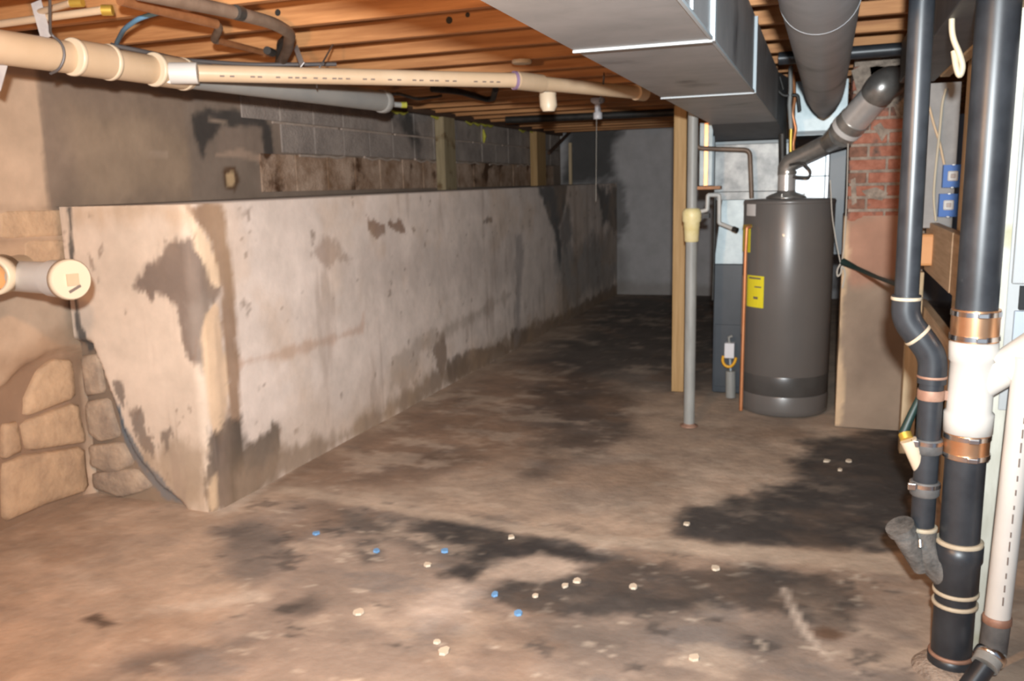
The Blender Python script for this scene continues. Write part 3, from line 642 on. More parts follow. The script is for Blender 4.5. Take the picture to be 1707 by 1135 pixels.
lab(fo.build('foam_sealant', M_YELLOWISH, wall_left), 'bright yellow foam squeezed along the top of the wall')

# ================================================================== BACK AND RIGHT WALLS
ub = np.arange(-3.7, 1.66, 0.05); vb = np.arange(-0.03, 2.45, 0.04)
Ub, Vb = np.meshgrid(ub, vb, indexing='ij')
cb = paint(Ub, Vb, (196, 192, 192), [
    ((74, 72, 70), .92, .08, .18, 3, [(-3.434, 2.371), (-2.765, 2.3), (-2.634, 2.138), (-2.75, 1.867), (-2.635, 1.498), (-3.446, 1.517)]),
    ((96, 94, 92), .7, .05, .16, 4, [(-2.934, 1.553), (-2.561, 1.464), (-2.519, 0.982), (-2.686, 0.739), (-2.852, 1.148)]),
    ((120, 116, 112), .6, .10, .10, 4, [(-2.77, 0.739), (-2.561, 0.575), (-2.536, -0.003), (-2.772, -0.008)]),
    ((150, 142, 134), .6, .05, .08, 4, [(-2.772, 0.16), (-1.308, 0.135), (-1.304, -0.058), (-2.773, -0.092)]),
], 0.85)
cb *= (1 + 0.15 * fbm(Ub, Vb, 3, 81, 4))[..., None]
Pb = np.stack([Ub, np.full_like(Ub, 11.5), Vb], -1)
wall_back = structure(grid_mesh('wall_back', Pb, np.clip(cb, 0.01, 0.9), M_PLASTER, flip=False))
ur = np.arange(1.8, 11.6, 0.2)
Ur, Vr = np.meshgrid(ur, vb, indexing='ij')
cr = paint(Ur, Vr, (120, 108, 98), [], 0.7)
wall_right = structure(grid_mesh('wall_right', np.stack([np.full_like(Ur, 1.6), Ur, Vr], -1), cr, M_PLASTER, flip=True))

# ================================================================== CEILING
c_ = MB(); c_.box(-3.6, 1.7, 0.3, 11.6, 2.392, 2.42)
ceiling = structure(c_.build('ceiling', M_DARKWOOD))
for i in range(27):
    x = -3.6 + i * 0.195
    p = MB(); p.box(x + 0.003, x + 0.192, 0.3, 11.6, 2.372, 2.392)
    p.build('subfloor_plank', M_PLANK, ceiling)
j_ = MB(); j_.box(-3.48, 1.6, 0, 0.041, 2.18, 2.371, 0.003)
joist0 = j_.build('joist', M_JOIST, ceiling)
joist0.location = (0, 0.44, 0)
for k in range(1, 24):
    o = joist0.copy(); COL.objects.link(o)
    o.location = (random.uniform(-0.01, 0.01), 0.44 + 0.46 * k, 0)
for x, y, z, r in ((-1.62, 3.66, 2.235, .016), (-1.53, 3.66, 2.250, .011), (-2.20, 3.20, 2.24, .014)):
    k_ = MB(); k_.tube([(x, y - .0015, z), (x, y + .004, z)], r, 10); k_.build('knot', M_IRON, ceiling)

# ================================================================== SHEET METAL TRUNK DUCT
ZD = 1.86
dl = lambda y: -0.655 - 0.0170 * (y - 1.6)
dr = lambda y: -0.300 - 0.0065 * (y - 2.0)
duct = thing('trunk_duct', 'long rectangular grey sheet metal duct hung under the joists, left of the round duct', 'duct', (-0.5, 2.0, ZD))
secs = [(0.6, 1.62), (1.62, 2.35), (2.35, 3.80), (3.80, 5.75)]
for a, b in secs:
    q = MB()
    q.hexa([(dl(a), a, ZD), (dr(a), a, ZD), (dr(b), b, ZD), (dl(b), b, ZD)], [(dl(a), a, 2.165), (dr(a), a, 2.165), (dr(b), b, 2.165), (dl(b), b, 2.165)])
    q.build('duct_section', M_GALV, duct)
for y in (2.35, 3.80):
    q = MB(); q.box(dl(y) - .004, dr(y) + .004, y - .008, y + .008, ZD - .006, ZD)
    lab(q.build('drive_cleat', M_EDGE, duct), 'bright metal strip over the duct joint')
    q = MB(); q.box(dr(y), dr(y) + .012, y - .014, y + .014, ZD - .004, 2.16)
    q.build('standing_seam', M_EDGE, duct)
q = MB(); q.box(dr(2.0) - .002, dr(2.0) + .006, 1.98, 1.99, ZD + .01, 2.15); q.build('standing_seam', M_EDGE, duct)
q = MB(); q.bar((dr(1.0) + .003, 1.0, ZD + .002), (dr(5.7) + .003, 5.7, ZD + .002), .008, .008); q.build('corner_seam', M_EDGE, duct)
q = MB(); q.hexa([(dl(5.75), 5.75, ZD + .002), (dr(5.75), 5.75, ZD + .002), (-0.28, 6.1, 1.765), (-0.735, 6.1, 1.765)],
                 [(dl(5.75), 5.75, 2.16), (dr(5.75), 5.75, 2.16), (-0.28, 6.1, 2.16), (-0.735, 6.1, 2.16)])
lab(q.build('transition_collar', M_DARKMETAL, duct), 'dark sloping collar between the duct and the plenum')

# ================================================================== ROUND DUCT
rd = thing('round_duct', 'fat round grey metal duct running under the joists above the water heater', 'duct', (-0.045, 3.0, 2.0))
RZ, RR = 2.02, 0.112
for a, b in ((0.7, 2.72), (2.72, 4.95)):
    q = MB(); q.tube([(-.045, a, RZ), (-.045, b, RZ)], RR, 40); q.build('duct_pipe', M_GALV, rd)
q = MB(); q.ring((-.045, 2.72, RZ), (0, 1, 0), RR + .002, .012, 40, .002); q.build('joint_bead', M_GALV, rd)
q = MB(); q.tube([(-.045, 4.95, RZ), (-.045, 5.15, RZ - .004), (-.045, 5.35, RZ - .03), (-.045, 5.50, RZ - .075), (-.045, 5.60, RZ - .12), (-.045, 5.65, RZ - .15)], [RR, RR, RR * .94, RR * .72, RR * .42, RR * .15], 32)
q.build('duct_elbow', M_GALV, rd)

# ================================================================== WATER HEATER
HC = (-0.235, 5.81)
wh = thing('water_heater', 'tall grey cylindrical water heater standing on the concrete floor beside the chimney', 'water heater', (HC[0], HC[1], 0))
q = MB(); q.lathe(HC, [(.270, 0.002), (.281, .012), (.282, .04), (.282, .125), (.279, .132)], 64); q.build('base_ring', M_TANK, wh)
q = MB(); q.lathe(HC, [(.276, .130), (.2795, .136), (.2795, .255), (.277, .262)], 64); lab(q.build('lower_band', M_TANKD, wh), 'darker shiny band above the base ring')
q = MB(); q.lathe(HC, [(.276, .258), (.2805, .264), (.2805, 1.350), (.279, 1.354)], 64); q.build('tank', M_TANK, wh)
q = MB(); q.lathe(HC, [(.280, 1.350), (.2835, 1.352), (.2835, 1.366), (.277, 1.376), (.10, 1.384), (.05, 1.385)], 64); q.build('top_cap', M_TANK, wh)
def sticker(name, m, R, p0, p1):
    (a0, z1), (a1, z0) = p0, p1
    q = MB(); q.patch(HC, R, a0, a1, z0, z1); return q.build(name, m, wh)
sticker('white_label', M_WHITE, .281, (-153.272, 1.359), (-132.932, 1.278))
st = sticker('warning_sticker', M_YELLOW, .281, (-146.254, 0.902), (-116.562, 0.7))
for (p0, p1) in (((-141.794, 0.892), (-121.266, 0.881)), ((-130.659, 0.836), (-120.019, 0.828)), ((-132.312, 0.769), (-125.054, 0.754))):
    (a0, z1), (a1, z0) = p0, p1
    q = MB(); q.patch(HC, .2828, a0, a1, z0, z1); q.build('printed_mark', M_INK, st)
sticker('yellow_tag', M_YELLOW, .2815, (-174.866, 1.218), (-141.832, 1.046))
sticker('pale_strip', M_PALE, .281, (-174.754, 0.887), (-152.248, 0.497))
q = MB(); q.lathe((HC[0] - .02, HC[1] - .02), [(.125, 1.384), (.125, 1.39), (.10, 1.405), (.058, 1.42), (.056, 1.43)], 28)
q.build('draft_hood', M_VENT, wh)
for a in (20, 140, 260):
    x, y = HC[0] - .02 + .115 * math.cos(math.radians(a)), HC[1] - .02 + .115 * math.sin(math.radians(a))
    q = MB(); q.tube([(x, y, 1.38), (x, y, 1.41)], .006, 8); q.build('hood_leg', M_VENT, wh)
# relief valve and copper discharge pipe down the left side
q = MB(); q.tube([(-0.454, 5.63, 1.213), (-0.495, 5.6, 1.211)], .014, 10); q.build('relief_valve', M_BRASS, wh)
q = MB(); q.tube([(-0.459, 5.6, 1.211), (-0.475, 5.58, 1.212), (-0.479, 5.58, 1.054), (-0.484, 5.58, 0.019)], .0115, 12, .02); lab(q.build('discharge_pipe', M_COPPER, wh), 'thin orange copper pipe down the left of the tank')
# copper and steel water lines above
q = MB(); q.tube([(-0.211, 5.86, 1.381), (-0.215, 5.86, 1.609), (-0.225, 5.84, 1.721), (-0.211, 5.85, 1.814), (-0.235, 5.84, 1.907), (-0.224, 5.86, 2), (-0.242, 5.9, 2.17)], .011, 10, .02)
lab(q.build('water_line', M_COPPER, wh), 'bent copper water line rising from the tank')
q = MB(); q.tube([(-0.227, 5.8, 1.382), (-0.238, 5.8, 1.72), (-0.238, 5.8, 1.812)], .012, 10); q.build('dielectric_nipple', M_BRASS, wh)
q = MB(); q.tube([(-0.238, 5.8, 1.812), (-0.253, 5.8, 1.96), (-0.249, 5.8, 2.051), (-0.254, 5.8, 2.195)], .013, 10); q.build('cold_water_pipe', M_GREYSTEEL, wh)
q = MB(); q.tube([(-0.328, 5.8, 2.055), (-0.291, 5.8, 2.017), (-0.205, 5.8, 2.019), (-0.191, 5.8, 1.92)], .012, 10, .02); q.tube([(-0.316, 5.8, 2.135), (-0.292, 5.8, 2.053)], .008, 8)
q.build('shutoff_valve', M_IRON, wh)
q = MB(); q.tube([(-0.235, 5.66, 1.587), (-0.158, 5.64, 1.603), (-0.107, 5.64, 1.547), (-0.116, 5.64, 1.507), (-0.211, 5.64, 1.517)], .008, 10, .03)
lab(q.build('flex_tube', M_IRON, wh), 'small dark tube looped behind the vent')

# ================================================================== FLUE PIPE
fl = thing('flue_pipe', 'shiny metal vent pipe slanting from the water heater up into the chimney', 'flue pipe', (-.25, 5.79, 1.43))
E1, E2, E3, E4 = (-.255, 5.79, 1.56), (-0.01, 5.62, 1.712), (0.064, 5.45, 1.757), (0.267, 5.22, 1.998)
q = MB(); q.tube([(-.255, 5.79, 1.425), (-.255, 5.79, 1.54)], .0525, 24); lab(q.build('vent_collar', M_CHROME, fl), 'bright upright vent length')
q = MB(); q.tube([(-.255, 5.79, 1.535), (-.255, 5.785, 1.575), (-.235, 5.775, 1.605), tuple(Vector((-.255, 5.79, 1.60)).lerp(Vector(E2), .22))], .056, 24); q.build('vent_elbow', M_VENT, fl)
for z in (1.545, 1.575):
    q = MB(); q.ring((-.252, 5.788, z), (.1 * (z - 1.54) * 10, 0, 1), .0585, .012, 24); q.build('elbow_seam', M_VENT, fl)
q = MB(); q.tube([tuple(Vector((-.255, 5.79, 1.60)).lerp(Vector(E2), .16)), E2], .056, 24); q.build('vent_length', M_VENT, fl)
q = MB(); q.tube([E2, E3], [.058, .084], 24); q.build('increaser', M_VENT, fl)
q = MB(); q.tube([E3, tuple(Vector(E3).lerp(Vector(E4), .30))], .088, 28); q.build('lower_sleeve', M_VENT, fl)
d34 = (Vector(E4) - Vector(E3)).normalized()
q = MB(); q.ring(tuple(Vector(E3).lerp(Vector(E4), .12)), d34, .0905, .030, 28); lab(q.build('tape_band', M_WHITE, fl), 'pale tape band round the pipe')
q = MB(); q.tube([tuple(Vector(E3).lerp(Vector(E4), .30)), tuple(Vector(E3).lerp(Vector(E4), .85))], .083, 28); lab(q.build('upper_length', M_CHROME, fl), 'bright shiny vent length')
q = MB(); q.ring(tuple(Vector(E3).lerp(Vector(E4), .80)), d34, .086, .02, 28); q.build('joint_band', M_STEEL, fl)
q = MB(); q.tube([tuple(Vector(E3).lerp(Vector(E4), .82)), tuple(Vector(E4) + Vector((-.02, .0, -.015))), tuple(Vector(E4) + Vector((.025, .06, .015))), tuple(Vector(E4) + Vector((.035, .16, .02))), tuple(Vector(E4) + Vector((.035, .30, .02)))], .088, 28, .05)
q.build('wall_elbow', M_VENT, fl)

# ================================================================== CHIMNEY
ch = thing('chimney', 'brick chimney stack, bare brick above and grey parging below, right of the water heater', 'chimney', (.30, 5.6, 0))
CX0, CX1, CY0, CY1 = .105, .53, 5.42, 5.95
zs_ = np.arange(0, 1.281, .02); us_ = np.concatenate([np.linspace(0, .53, 28), .53 + np.linspace(.001, .425, 24)])
Uc, Vc = np.meshgrid(us_, zs_, indexing='ij')
Xc = np.where(Uc <= .53, CX0 - .012, CX0 - .012 + (Uc - .53)); Yc = np.where(Uc <= .53, CY1 - Uc, CY0)
nn = .008 * fbm(Uc, Vc, 6, 5, 4)
cc = paint(Xc, Vc, (146, 126, 108), [
    ((168, 124, 102), .9, .05, .08, 4, [(0.101, 1.262), (0.435, 1.327), (0.468, 1.001), (0.314, 0.894), (0.152, 0.855), (0.097, 1.033)]),
    ((206, 176, 142), .9, .012, .03, 8, [(0.041, 1.281), (0.107, 1.273), (0.122, 1.069), (0.112, 0.855), (0.104, 0.564), (0.13, 0.268), (0.127, 0.004), (0.079, 0)]),
    ((120, 102, 88), .6, .10, .12, 4, [(0.152, 0.855), (0.474, 0.896), (0.499, 0.435), (0.211, 0.273)]),
], 1.15)
cc *= (1 + .35 * fbm(Uc, Vc, 7, 15, 4))[..., None]
Pc = np.stack([Xc - .0 + nn * (Uc <= .53), Yc + nn * (Uc > .53), Vc], -1)
Pc -= np.array([.30, 5.6, 0])
par = grid_mesh('parged_base', Pc, np.clip(cc, .01, .9), M_PLASTER, ch)
q = MB(); q.box(CX0 + .006, CX1 - .004, CY0 + .008, CY1, 0, 2.17); q.build('mortar_core', M_BMORTAR, ch)
b_ = MB(); b_.box(-.0985, .0985, 0, .095, 0, .058, .004); brick_f = b_.build('brick', M_BRICK, ch, (0, 0, 0))
b_ = MB(); b_.box(-.048, .048, 0, .095, 0, .058, .004); brick_h = b_.build('brick', M_BRICK2, ch, (0, 0, 0))
b_ = MB(); b_.box(0, .095, -.0985, .0985, 0, .058, .004); brick_s = b_.build('brick', M_BRICK, ch, (0, 0, 0))
used = set()
def put(proto, x, y, z, m=None):
    o = proto if proto.name not in used else proto.copy()
    if proto.name in used:
        COL.objects.link(o)
    used.add(proto.name)
    o.location = (x - .30 + random.uniform(-.002, .002), y - 5.6 + random.uniform(-.003, .003), z)
    return o
row = 0
z = 1.245
while z < 2.13:
    if row % 2 == 0:
        for x in (CX0 + .0985, CX0 + .307): put(brick_f, x, CY0, z)
        put(brick_s, CX0, CY0 + .205, z); put(brick_s, CX0, CY0 + .412, z)
    else:
        put(brick_h, CX0 + .048, CY0, z); put(brick_f, CX0 + .206, CY0, z); put(brick_h, CX0 + .363, CY0, z)
        put(brick_s, CX0, CY0 + .205, z); put(brick_s, CX0, CY0 + .412, z)
    z += .0745; row += 1
for (x, y, s) in ((1470, 215, 14), (1462, 232, 9), (1445, 318, 12), (1480, 330, 9)):
    pass
for pts in ([(0.222, 1.782), (0.262, 1.806), (0.283, 1.772), (0.327, 1.764), (0.291, 1.732), (0.274, 1.699), (0.253, 1.74)],
            [(0.178, 1.424), (0.255, 1.443), (0.32, 1.408), (0.29, 1.367), (0.219, 1.382)],
            [(0.094, 2.1), (0.159, 2.129), (0.285, 2.107), (0.383, 2.12), (0.403, 1.846), (0.349, 1.829), (0.327, 1.889), (0.24, 1.881), (0.172, 1.837), (0.12, 1.867), (0.127, 1.993)],
            [(0.117, 1.488), (0.143, 1.501), (0.156, 1.356), (0.13, 1.342)],
            [(0.191, 2.113), (0.345, 2.129), (0.365, 2.043), (0.274, 2.023), (0.2, 2.061)]):
    q = MB(); q.hexa([(a, 5.421, b) for a, b in pts], [(a, 5.409, b) for a, b in pts]); q.build('mortar_smear', M_BMORTAR, ch)

# ================================================================== WOOD POST AND STEEL POLE
q = MB(); q.box(-1.02, -.932, 6.06, 6.15, 0.0, 2.178, .004)
tag(q.build('wood_post', M_POST, None, (-.976, 6.1, 0)), 'square yellow pine post left of the grey steel pole, floor to joists', 'post')
sp_ = thing('steel_pole', 'thin round grey pole standing beside the pine post under the duct edge', 'pole', (-.762, 5.19, 0))
q = MB(); q.tube([(-.762, 5.19, .008), (-.762, 5.19, 1.19)], .034, 20); q.build('lower_tube', M_GREYSTEEL, sp_)
q = MB(); q.tube([(-.762, 5.19, 1.19), (-.762, 5.19, 2.178)], .030, 20); q.build('upper_tube', M_GREYSTEEL, sp_)
q = MB(); q.lathe((-.762, 5.19), [(.055, 0), (.055, .006), (.038, .012), (.034, .02)], 20); lab(q.build('foot_plate', M_RUSTRING, sp_), 'rusty foot of the pole')
q = MB(); q.lathe((-.762, 5.19), [(.034, (-0.761, 5.19, 1.145)[2]), (.042, (-0.761, 5.19, 1.149)[2]), (.046, (-0.762, 5.19, 1.235)[2]), (.048, (-0.762, 5.19, 1.238)[2]), (.048, (-0.762, 5.19, 1.26)[2]), (.056, (-0.762, 5.19, 1.27)[2]), (.056, (-0.763, 5.19, 1.32)[2]), (.046, (-0.763, 5.19, 1.341)[2]), (.03, (-0.763, 5.19, 1.345)[2])], 24)
lab(q.build('coupling', M_YFIT, sp_), 'yellowed plastic coupling on the pole')

# ================================================================== FURNACE
fu = thing('furnace', 'dark blue grey furnace cabinet with galvanised plenum behind the water heater', 'furnace', (-.5, 6.45, 0))
q = MB(); q.box(-.735, -.22, 6.10, 6.80, .004, .928, .006); q.build('cabinet', M_FURN, fu)
q = MB(); q.box(-.722, -.24, 6.092, 6.10, .05, .50, .003); q.build('access_panel', M_FURN, fu)
q = MB(); q.hexa([(-.735, 6.10, .93), (-.22, 6.10, .93), (-.22, 6.8, .93), (-.735, 6.8, .93)], [(-.690, 6.12, 1.37), (-.22, 6.12, 1.37), (-.22, 6.8, 1.37), (-.690, 6.8, 1.37)])
lab(q.build('bright_casing', M_GALVB, fu), 'bright shiny casing above the dark cabinet')
q = MB(); q.box(-.745, -.22, 6.085, 6.8, 1.37, 1.425, .003); lab(q.build('plenum_base', M_PLENUM, fu), 'pale base frame of the plenum')
q = MB(); q.box(-.745, -.235, 6.10, 6.8, 1.425, 1.742, .003); q.build('plenum', M_PLENUM, fu)
q = MB(); q.box(-.752, -.23, 6.085, 6.8, 1.742, 1.762, .002); q.build('plenum_flange', M_EDGE, fu)
q = MB(); q.box(-.838, -.748, 6.02, 6.09, 1.47, 1.89, .003)
lab(q.build('side_boot', M_GALVB, fu), 'upright shiny boot left of the plenum')
q = MB(); q.box(-.806, -.778, 6.010, 6.02, 1.47, 1.89, .002); lab(q.build('copper_reflection', M_COPPERSHEEN, fu), 'copper coloured reflection painted down the shiny boot')  # thin strip stands in for a warm reflection on the galvanised boot
q = MB(); q.box(-.752, -.74, 6.03, 6.10, 1.47, 1.80, .002); q.build('boot_flange', M_EDGE, fu)
q = MB(); q.box(-.875, -.69, 5.98, 6.09, 1.445, 1.468, .002); lab(q.build('shelf_bracket', M_OLDCOPPER, fu), 'dark brown metal ledge under the boot')
q = MB(); q.box(-.225, -.004, 6.06, 6.5, 1.26, 1.665, .003); lab(q.build('return_box', M_GALVW, fu), 'bright white metal box seen over the heater')
q = MB(); q.box(-.225, -.004, 6.052, 6.06, 1.512, 1.520); q.box(-.030, -.022, 6.052, 6.06, 1.3, 1.66); q.build('box_seam', M_EDGE, fu)
q = MB(); q.box(-.002, .10, 6.06, 6.5, 1.0, 1.70, .003); lab(q.build('return_side', M_FURN, fu), 'dark side of the return air box')
q = MB(); q.box(-.23, .095, 6.09, 6.6, 1.78, 2.13, .003); lab(q.build('return_plenum', M_GALVB, fu), 'pale blue galvanised box behind the round duct')
q = MB(); q.box(-.235, .10, 6.078, 6.09, 1.785, 1.81); q.build('return_flange', M_EDGE, fu)
q = MB(); q.tube([(-0.317, 6.02, 2.158), (-0.289, 6.02, 1.497)], .026, 14); lab(q.build('gas_riser', M_IRON, fu), 'upright black gas pipe')
q = MB(); q.tube([(-0.328, 6, 1.827), (-0.334, 6, 2.017)], .012, 10); q.build('conduit', M_EDGE, fu)
q = MB(); q.tube([(-0.855, 5.95, 1.922), (-0.849, 5.95, 1.721), (-0.5, 5.95, 1.697), (-0.48, 5.95, 1.384)], .0155, 12, .04)
lab(q.build('condensate_line', M_BRONZE, fu), 'dark brown bent pipe across the plenum')
q = MB(); q.tube([(-0.831, 5.9, 1.295), (-0.764, 5.9, 1.31), (-0.761, 5.9, 1.41), (-0.686, 5.9, 1.408), (-0.683, 5.9, 1.221), (-0.663, 5.9, 1.213), (-0.58, 5.86, 1.183)], .014, 12, .012)
lab(q.build('drain_trap', M_PVCW, fu), 'white plastic trap pipe')
q = MB(); q.tube([(-0.588, 5.865, 1.186), (-0.559, 5.85, 1.175)], .018, 10); q.build('hose_clamp', M_IRON, fu)
q = MB(); q.box(*(lambda a, b: (a[0], b[0], 5.90, 5.96, b[2], a[2]))((-0.831, 5.9, 1.287), (-0.751, 5.9, 1.254))); q.build('pipe_bracket', M_IRON, fu)
q = MB(); q.tube([(-0.726, 6, 1.387), (-0.725, 6, 1.102), (-0.729, 6, 0.686)], .010, 8); q.build('control_cable', M_IRON, fu)

# condensate pump hanging on the cabinet front
cp = thing('condensate_pump', 'small white and grey pump with looped orange cable at the foot of the furnace', 'pump', (-0.592, 5.95, 0.041))
q = MB(); q.box(*(lambda a, b: (a[0], b[0], 5.93, 5.99, b[2], a[2]))((-0.636, 5.95, 0.397), (-0.569, 5.95, 0.29)), .006); q.build('switch_box', M_PORC, cp)
q = MB(); q.tube([(-0.604, 5.95, 0.394), (-0.609, 5.95, 0.436), (-0.585, 5.95, 0.446)], .010, 8); q.build('cable_clamp', M_GREYSTEEL, cp)
q = MB(); q.tube([(-0.588, 5.95, 0.011), (-0.592, 5.95, 0.199)], .034, 16); q.build('motor_housing', M_GREYSTEEL, cp)
q = MB(); q.tube([(-0.592, 5.95, 0.199), (-0.598, 5.95, 0.284)], .008, 8); q.build('stem', M_EDGE, cp)
q = MB(); q.tube([(-0.642, 5.94, 0.306), (-0.649, 5.94, 0.267), (-0.628, 5.94, 0.234), (-0.595, 5.94, 0.227), (-0.568, 5.94, 0.254), (-0.556, 5.94, 0.297)], .010, 8, .02); lab(q.build('orange_cable', M_ORCABLE, cp), 'looped orange cable')

# ================================================================== OVERHEAD PVC DRAIN (left)
dp = thing('drain_pipe', 'long cream plastic drain pipe hung under the joists, stepping down to a thinner branch', 'pipe', (-2.6, 2.9, 2.0))
A0, A1, A2 = Vector((-2.665, 1.2, 2.0)), Vector((-2.60, 2.95, 2.0)), Vector((-2.442, 4.528, 2))
ax = (A1 - A0).normalized()
q = MB(); q.tube([A0, A1], .0572, 28); q.build('main_pipe', M_PVC, dp)
def onA(x, y): 
    t = Vector((x, y)); return t
H1, H2, H3, H4 = [Vector(p) for p in ((-2.597, 2.487, 2), (-2.59, 2.647, 2), (-2.587, 2.881, 2), (-2.589, 2.986, 2))]
q = MB(); q.tube([H1 + ax * .0, H2], .064, 28); q.build('coupling', M_PVC, dp)
q = MB(); q.tube([H3, H4 + ax * .08], .064, 28); q.build('wye_body', M_PVC, dp)
for h in (H1, H2, H3, H4 + ax * .06):
    q = MB(); q.ring(h, ax, .0675, .020, 28, .003); q.build('hub_rim', M_PVCR, dp)
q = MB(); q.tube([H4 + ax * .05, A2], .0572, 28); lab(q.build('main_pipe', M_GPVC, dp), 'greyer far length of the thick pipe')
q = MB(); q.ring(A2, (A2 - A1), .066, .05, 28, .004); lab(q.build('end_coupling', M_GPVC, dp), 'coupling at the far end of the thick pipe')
B0, B1, B2, B3 = Vector((-2.532, 2.906, 1.985)), Vector((-2.44, 2.961, 1.985)), Vector((-1.429, 4.009, 2)), Vector((-0.999, 4.834, 1.99))
q = MB(); q.tube([B0, B1], .043, 24); q.tube([H4 - ax * .02, B0], .040, 20); lab(q.build('branch_socket', M_PVCW, dp), 'whiter socket where the thin branch starts')
q = MB(); q.tube([B1, B2], .0345, 24); q.build('branch_pipe', M_PVC, dp)
bd = (B2 - B1).normalized()
q = MB(); q.tube([B2 - bd * .01, Vector((-1.367, 4.189, 2))], .043, 24); q.build('tee_hub', M_PVC, dp)
q = MB(); q.ring(Vector((-1.439, 4.003, 2)), bd, .0438, .014, 24); lab(q.build('primer_ring', M_INKP, dp), 'purple primer ring')
q = MB(); q.tube([Vector((-1.367, 4.189, 2)), B3], .0345, 24); q.build('branch_pipe', M_PVC, dp)
q = MB(); q.tube([Vector((-1.016, 4.788, 1.99)), B3 + (B3 - B2).normalized() * .03], .042, 20); q.build('end_hub', M_PVC, dp)
q = MB(); tc_ = Vector((-1.384, 4.359, 2)); q.tube([tc_ + Vector((0, 0, .02)), tc_ + Vector((0, -.01, -.05)), tc_ + Vector((.01, -.03, -.10)), tc_ + Vector((.01, -.03, -.125))], [.042, .044, .044, .03], 20); lab(q.build('capped_stub', M_PVCR, dp), 'short capped stub hanging from the tee')
for k in range(34):
    t = .06 + .88 * k / 34 + random.uniform(-.006, .006)
    if random.random() < .25: continue
    c = B1.lerp(B2, t); s = Vector((bd.y, -bd.x, 0)).normalized()
    q = MB(); q.bar(c + s * .0325 - Vector((0, 0, .0135)), c + bd * .018 + s * .0325 - Vector((0, 0, .0135)), .004, .006); q.build('printed_mark', M_INK, dp)
for k in range(7):
    c = Vector((-2.615, 2.249, 2.02)).lerp(Vector((-2.598, 2.388, 2.02)), k / 7); 
    q = MB(); q.bar(Vector((-2.617 + .012, c.y, 2.032)), Vector((-2.615 + .012, c.y + .03, 2.032)), .006, .012); q.build('printed_mark', M_INK, dp)
def hang(name, label, path, r, m):
    q = MB(); q.tube(path, r, 8, .03); return tag(q.build(name, m, None, path[0]), label, 'hanger')
hang('wire_hanger', 'thin grey wire looped round the thick cream drain pipe, near its left end', [(-2.406, 2.236, 2.14), (-2.60, 2.40, 2.066), (-2.560, 2.41, 2.035), (-2.553, 2.41, 1.99), (-2.575, 2.40, 1.945), (-2.62, 2.40, 1.934)], .005, M_WIRE)
hang('wire_hanger', 'thin wire hanger looped round the middle of the thin cream pipe branch', [(-2.242, 3.697, 2.19), ((-2.091, 3.351, 2.05)), tuple(Vector((-2.135, 3.374, 2)) + Vector((.02, -.04, .01))), tuple(Vector((-2.233, 3.513, 2)) + Vector((.02, -.03, -.035)))], .004, M_WIRE)
hang('wire_hanger', 'wire hanger near the far end of the thin cream pipe branch', [(-1.346, 5.397, 2.18), tuple(Vector((-1.128, 4.458, 2)) + Vector((.02, -.02, .045))), tuple(Vector((-1.184, 4.65, 2)) + Vector((.025, -.036, 0))), tuple(Vector((-1.252, 4.892, 2)) + Vector((.01, -.02, -.04)))], .005, M_WIRE)
def strap(label, a, b, w):
    q = MB(); q.bar(a, b, w, .003, (.3, -1, 0)); return tag(q.build('hanger_strap', M_STRAP, None, a), label, 'strap')
strap('wide pale metal strap holding up the thick cream pipe at top left', (-2.67, 2.42, 2.185), (-2.62, 2.40, 2.055), .04)
strap('narrow pale strap slanting down to the thin cream pipe beside the brown pipe elbow', (-2.419, 3.645, 2.18), (-2.147, 3.276, 2.035), .025)
strap('lower end of a pale strap at the left edge of the picture', (-2.65, 2.24, 1.951), (-2.697, 2.24, 1.871), .03)

# cleanout fitting on the left
co = thing('cleanout_fitting', 'cream plastic drain fitting with a round end cap in front of the left wall', 'pipe fitting', (-2.25, 2.2, 1.25))
K1, K0 = Vector((-2.561, 2.33, 1.206)), Vector((-2.938, 2.43, 1.203))
kd = (K1 - K0).normalized()
q = MB(); q.tube([K0 - kd * .55, K1 - kd * .03], .0600, 28); q.build('run_pipe', M_PVCW, co)
q = MB(); q.tube([K1 - kd * .12, K1 - kd * .028], .068, 28); q.build('hub', M_PVCW, co)
q = MB(); q.tube([K1 - kd * .03, K1 - kd * .024, K1 + kd * .004, K1 + kd * .010], [.064, .074, .074, .069], 32); lab(q.build('end_cap', M_PVCR, co), 'round warm cream end cap')
pn = Vector((0, 0, 1)); ps = kd.cross(pn).normalized(); pn = ps.cross(kd)
q = MB()
for a in range(6):
    pass
sq = [K1 + kd * .010 + (ps * math.cos(t) + pn * math.sin(t)) * .030 for t in [math.radians(45 + 90 * i) for i in range(4)]]
q.hexa(sq, [p + kd * .008 for p in sq]); q.build('cap_nut', M_PVC, co)
q = MB(); c = K1 + kd * .010 - pn * .036 - ps * .006; q.bar(c - ps * .022 + pn * .012, c + ps * .022 - pn * .008, .010, .004, tuple(kd)); q.build('cap_marking', M_INK, co)
T0 = Vector((-2.908, 2.3, 1.218)); td = Vector((.40, -.90, -.02)).normalized()
q = MB(); q.tube([T0 - td * .22, T0 - td * .08], .058, 28); q.build('branch_body', M_PVC, co)
q = MB()
R1, R2 = .073, .058
seg = 32
s1 = td.cross(Vector((0, 0, 1))).normalized(); s2 = s1.cross(td)
def circ(c, r): return [q.bm.verts.new(c + (s1 * math.cos(2 * math.pi * k / seg) + s2 * math.sin(2 * math.pi * k / seg)) * r) for k in range(seg)]
ra, rb, rc_, rd_ = circ(T0 - td * .08, R1), circ(T0 + td * .02, R1), circ(T0 + td * .02, R2), circ(T0 - td * .07, R2)
for A_, B_ in ((ra, rb), (rb, rc_), (rc_, rd_), (rd_, ra)):
    for k in range(seg):
        f = q.bm.faces.new((A_[k], A_[(k + 1) % seg], B_[(k + 1) % seg], B_[k])); f.smooth = True
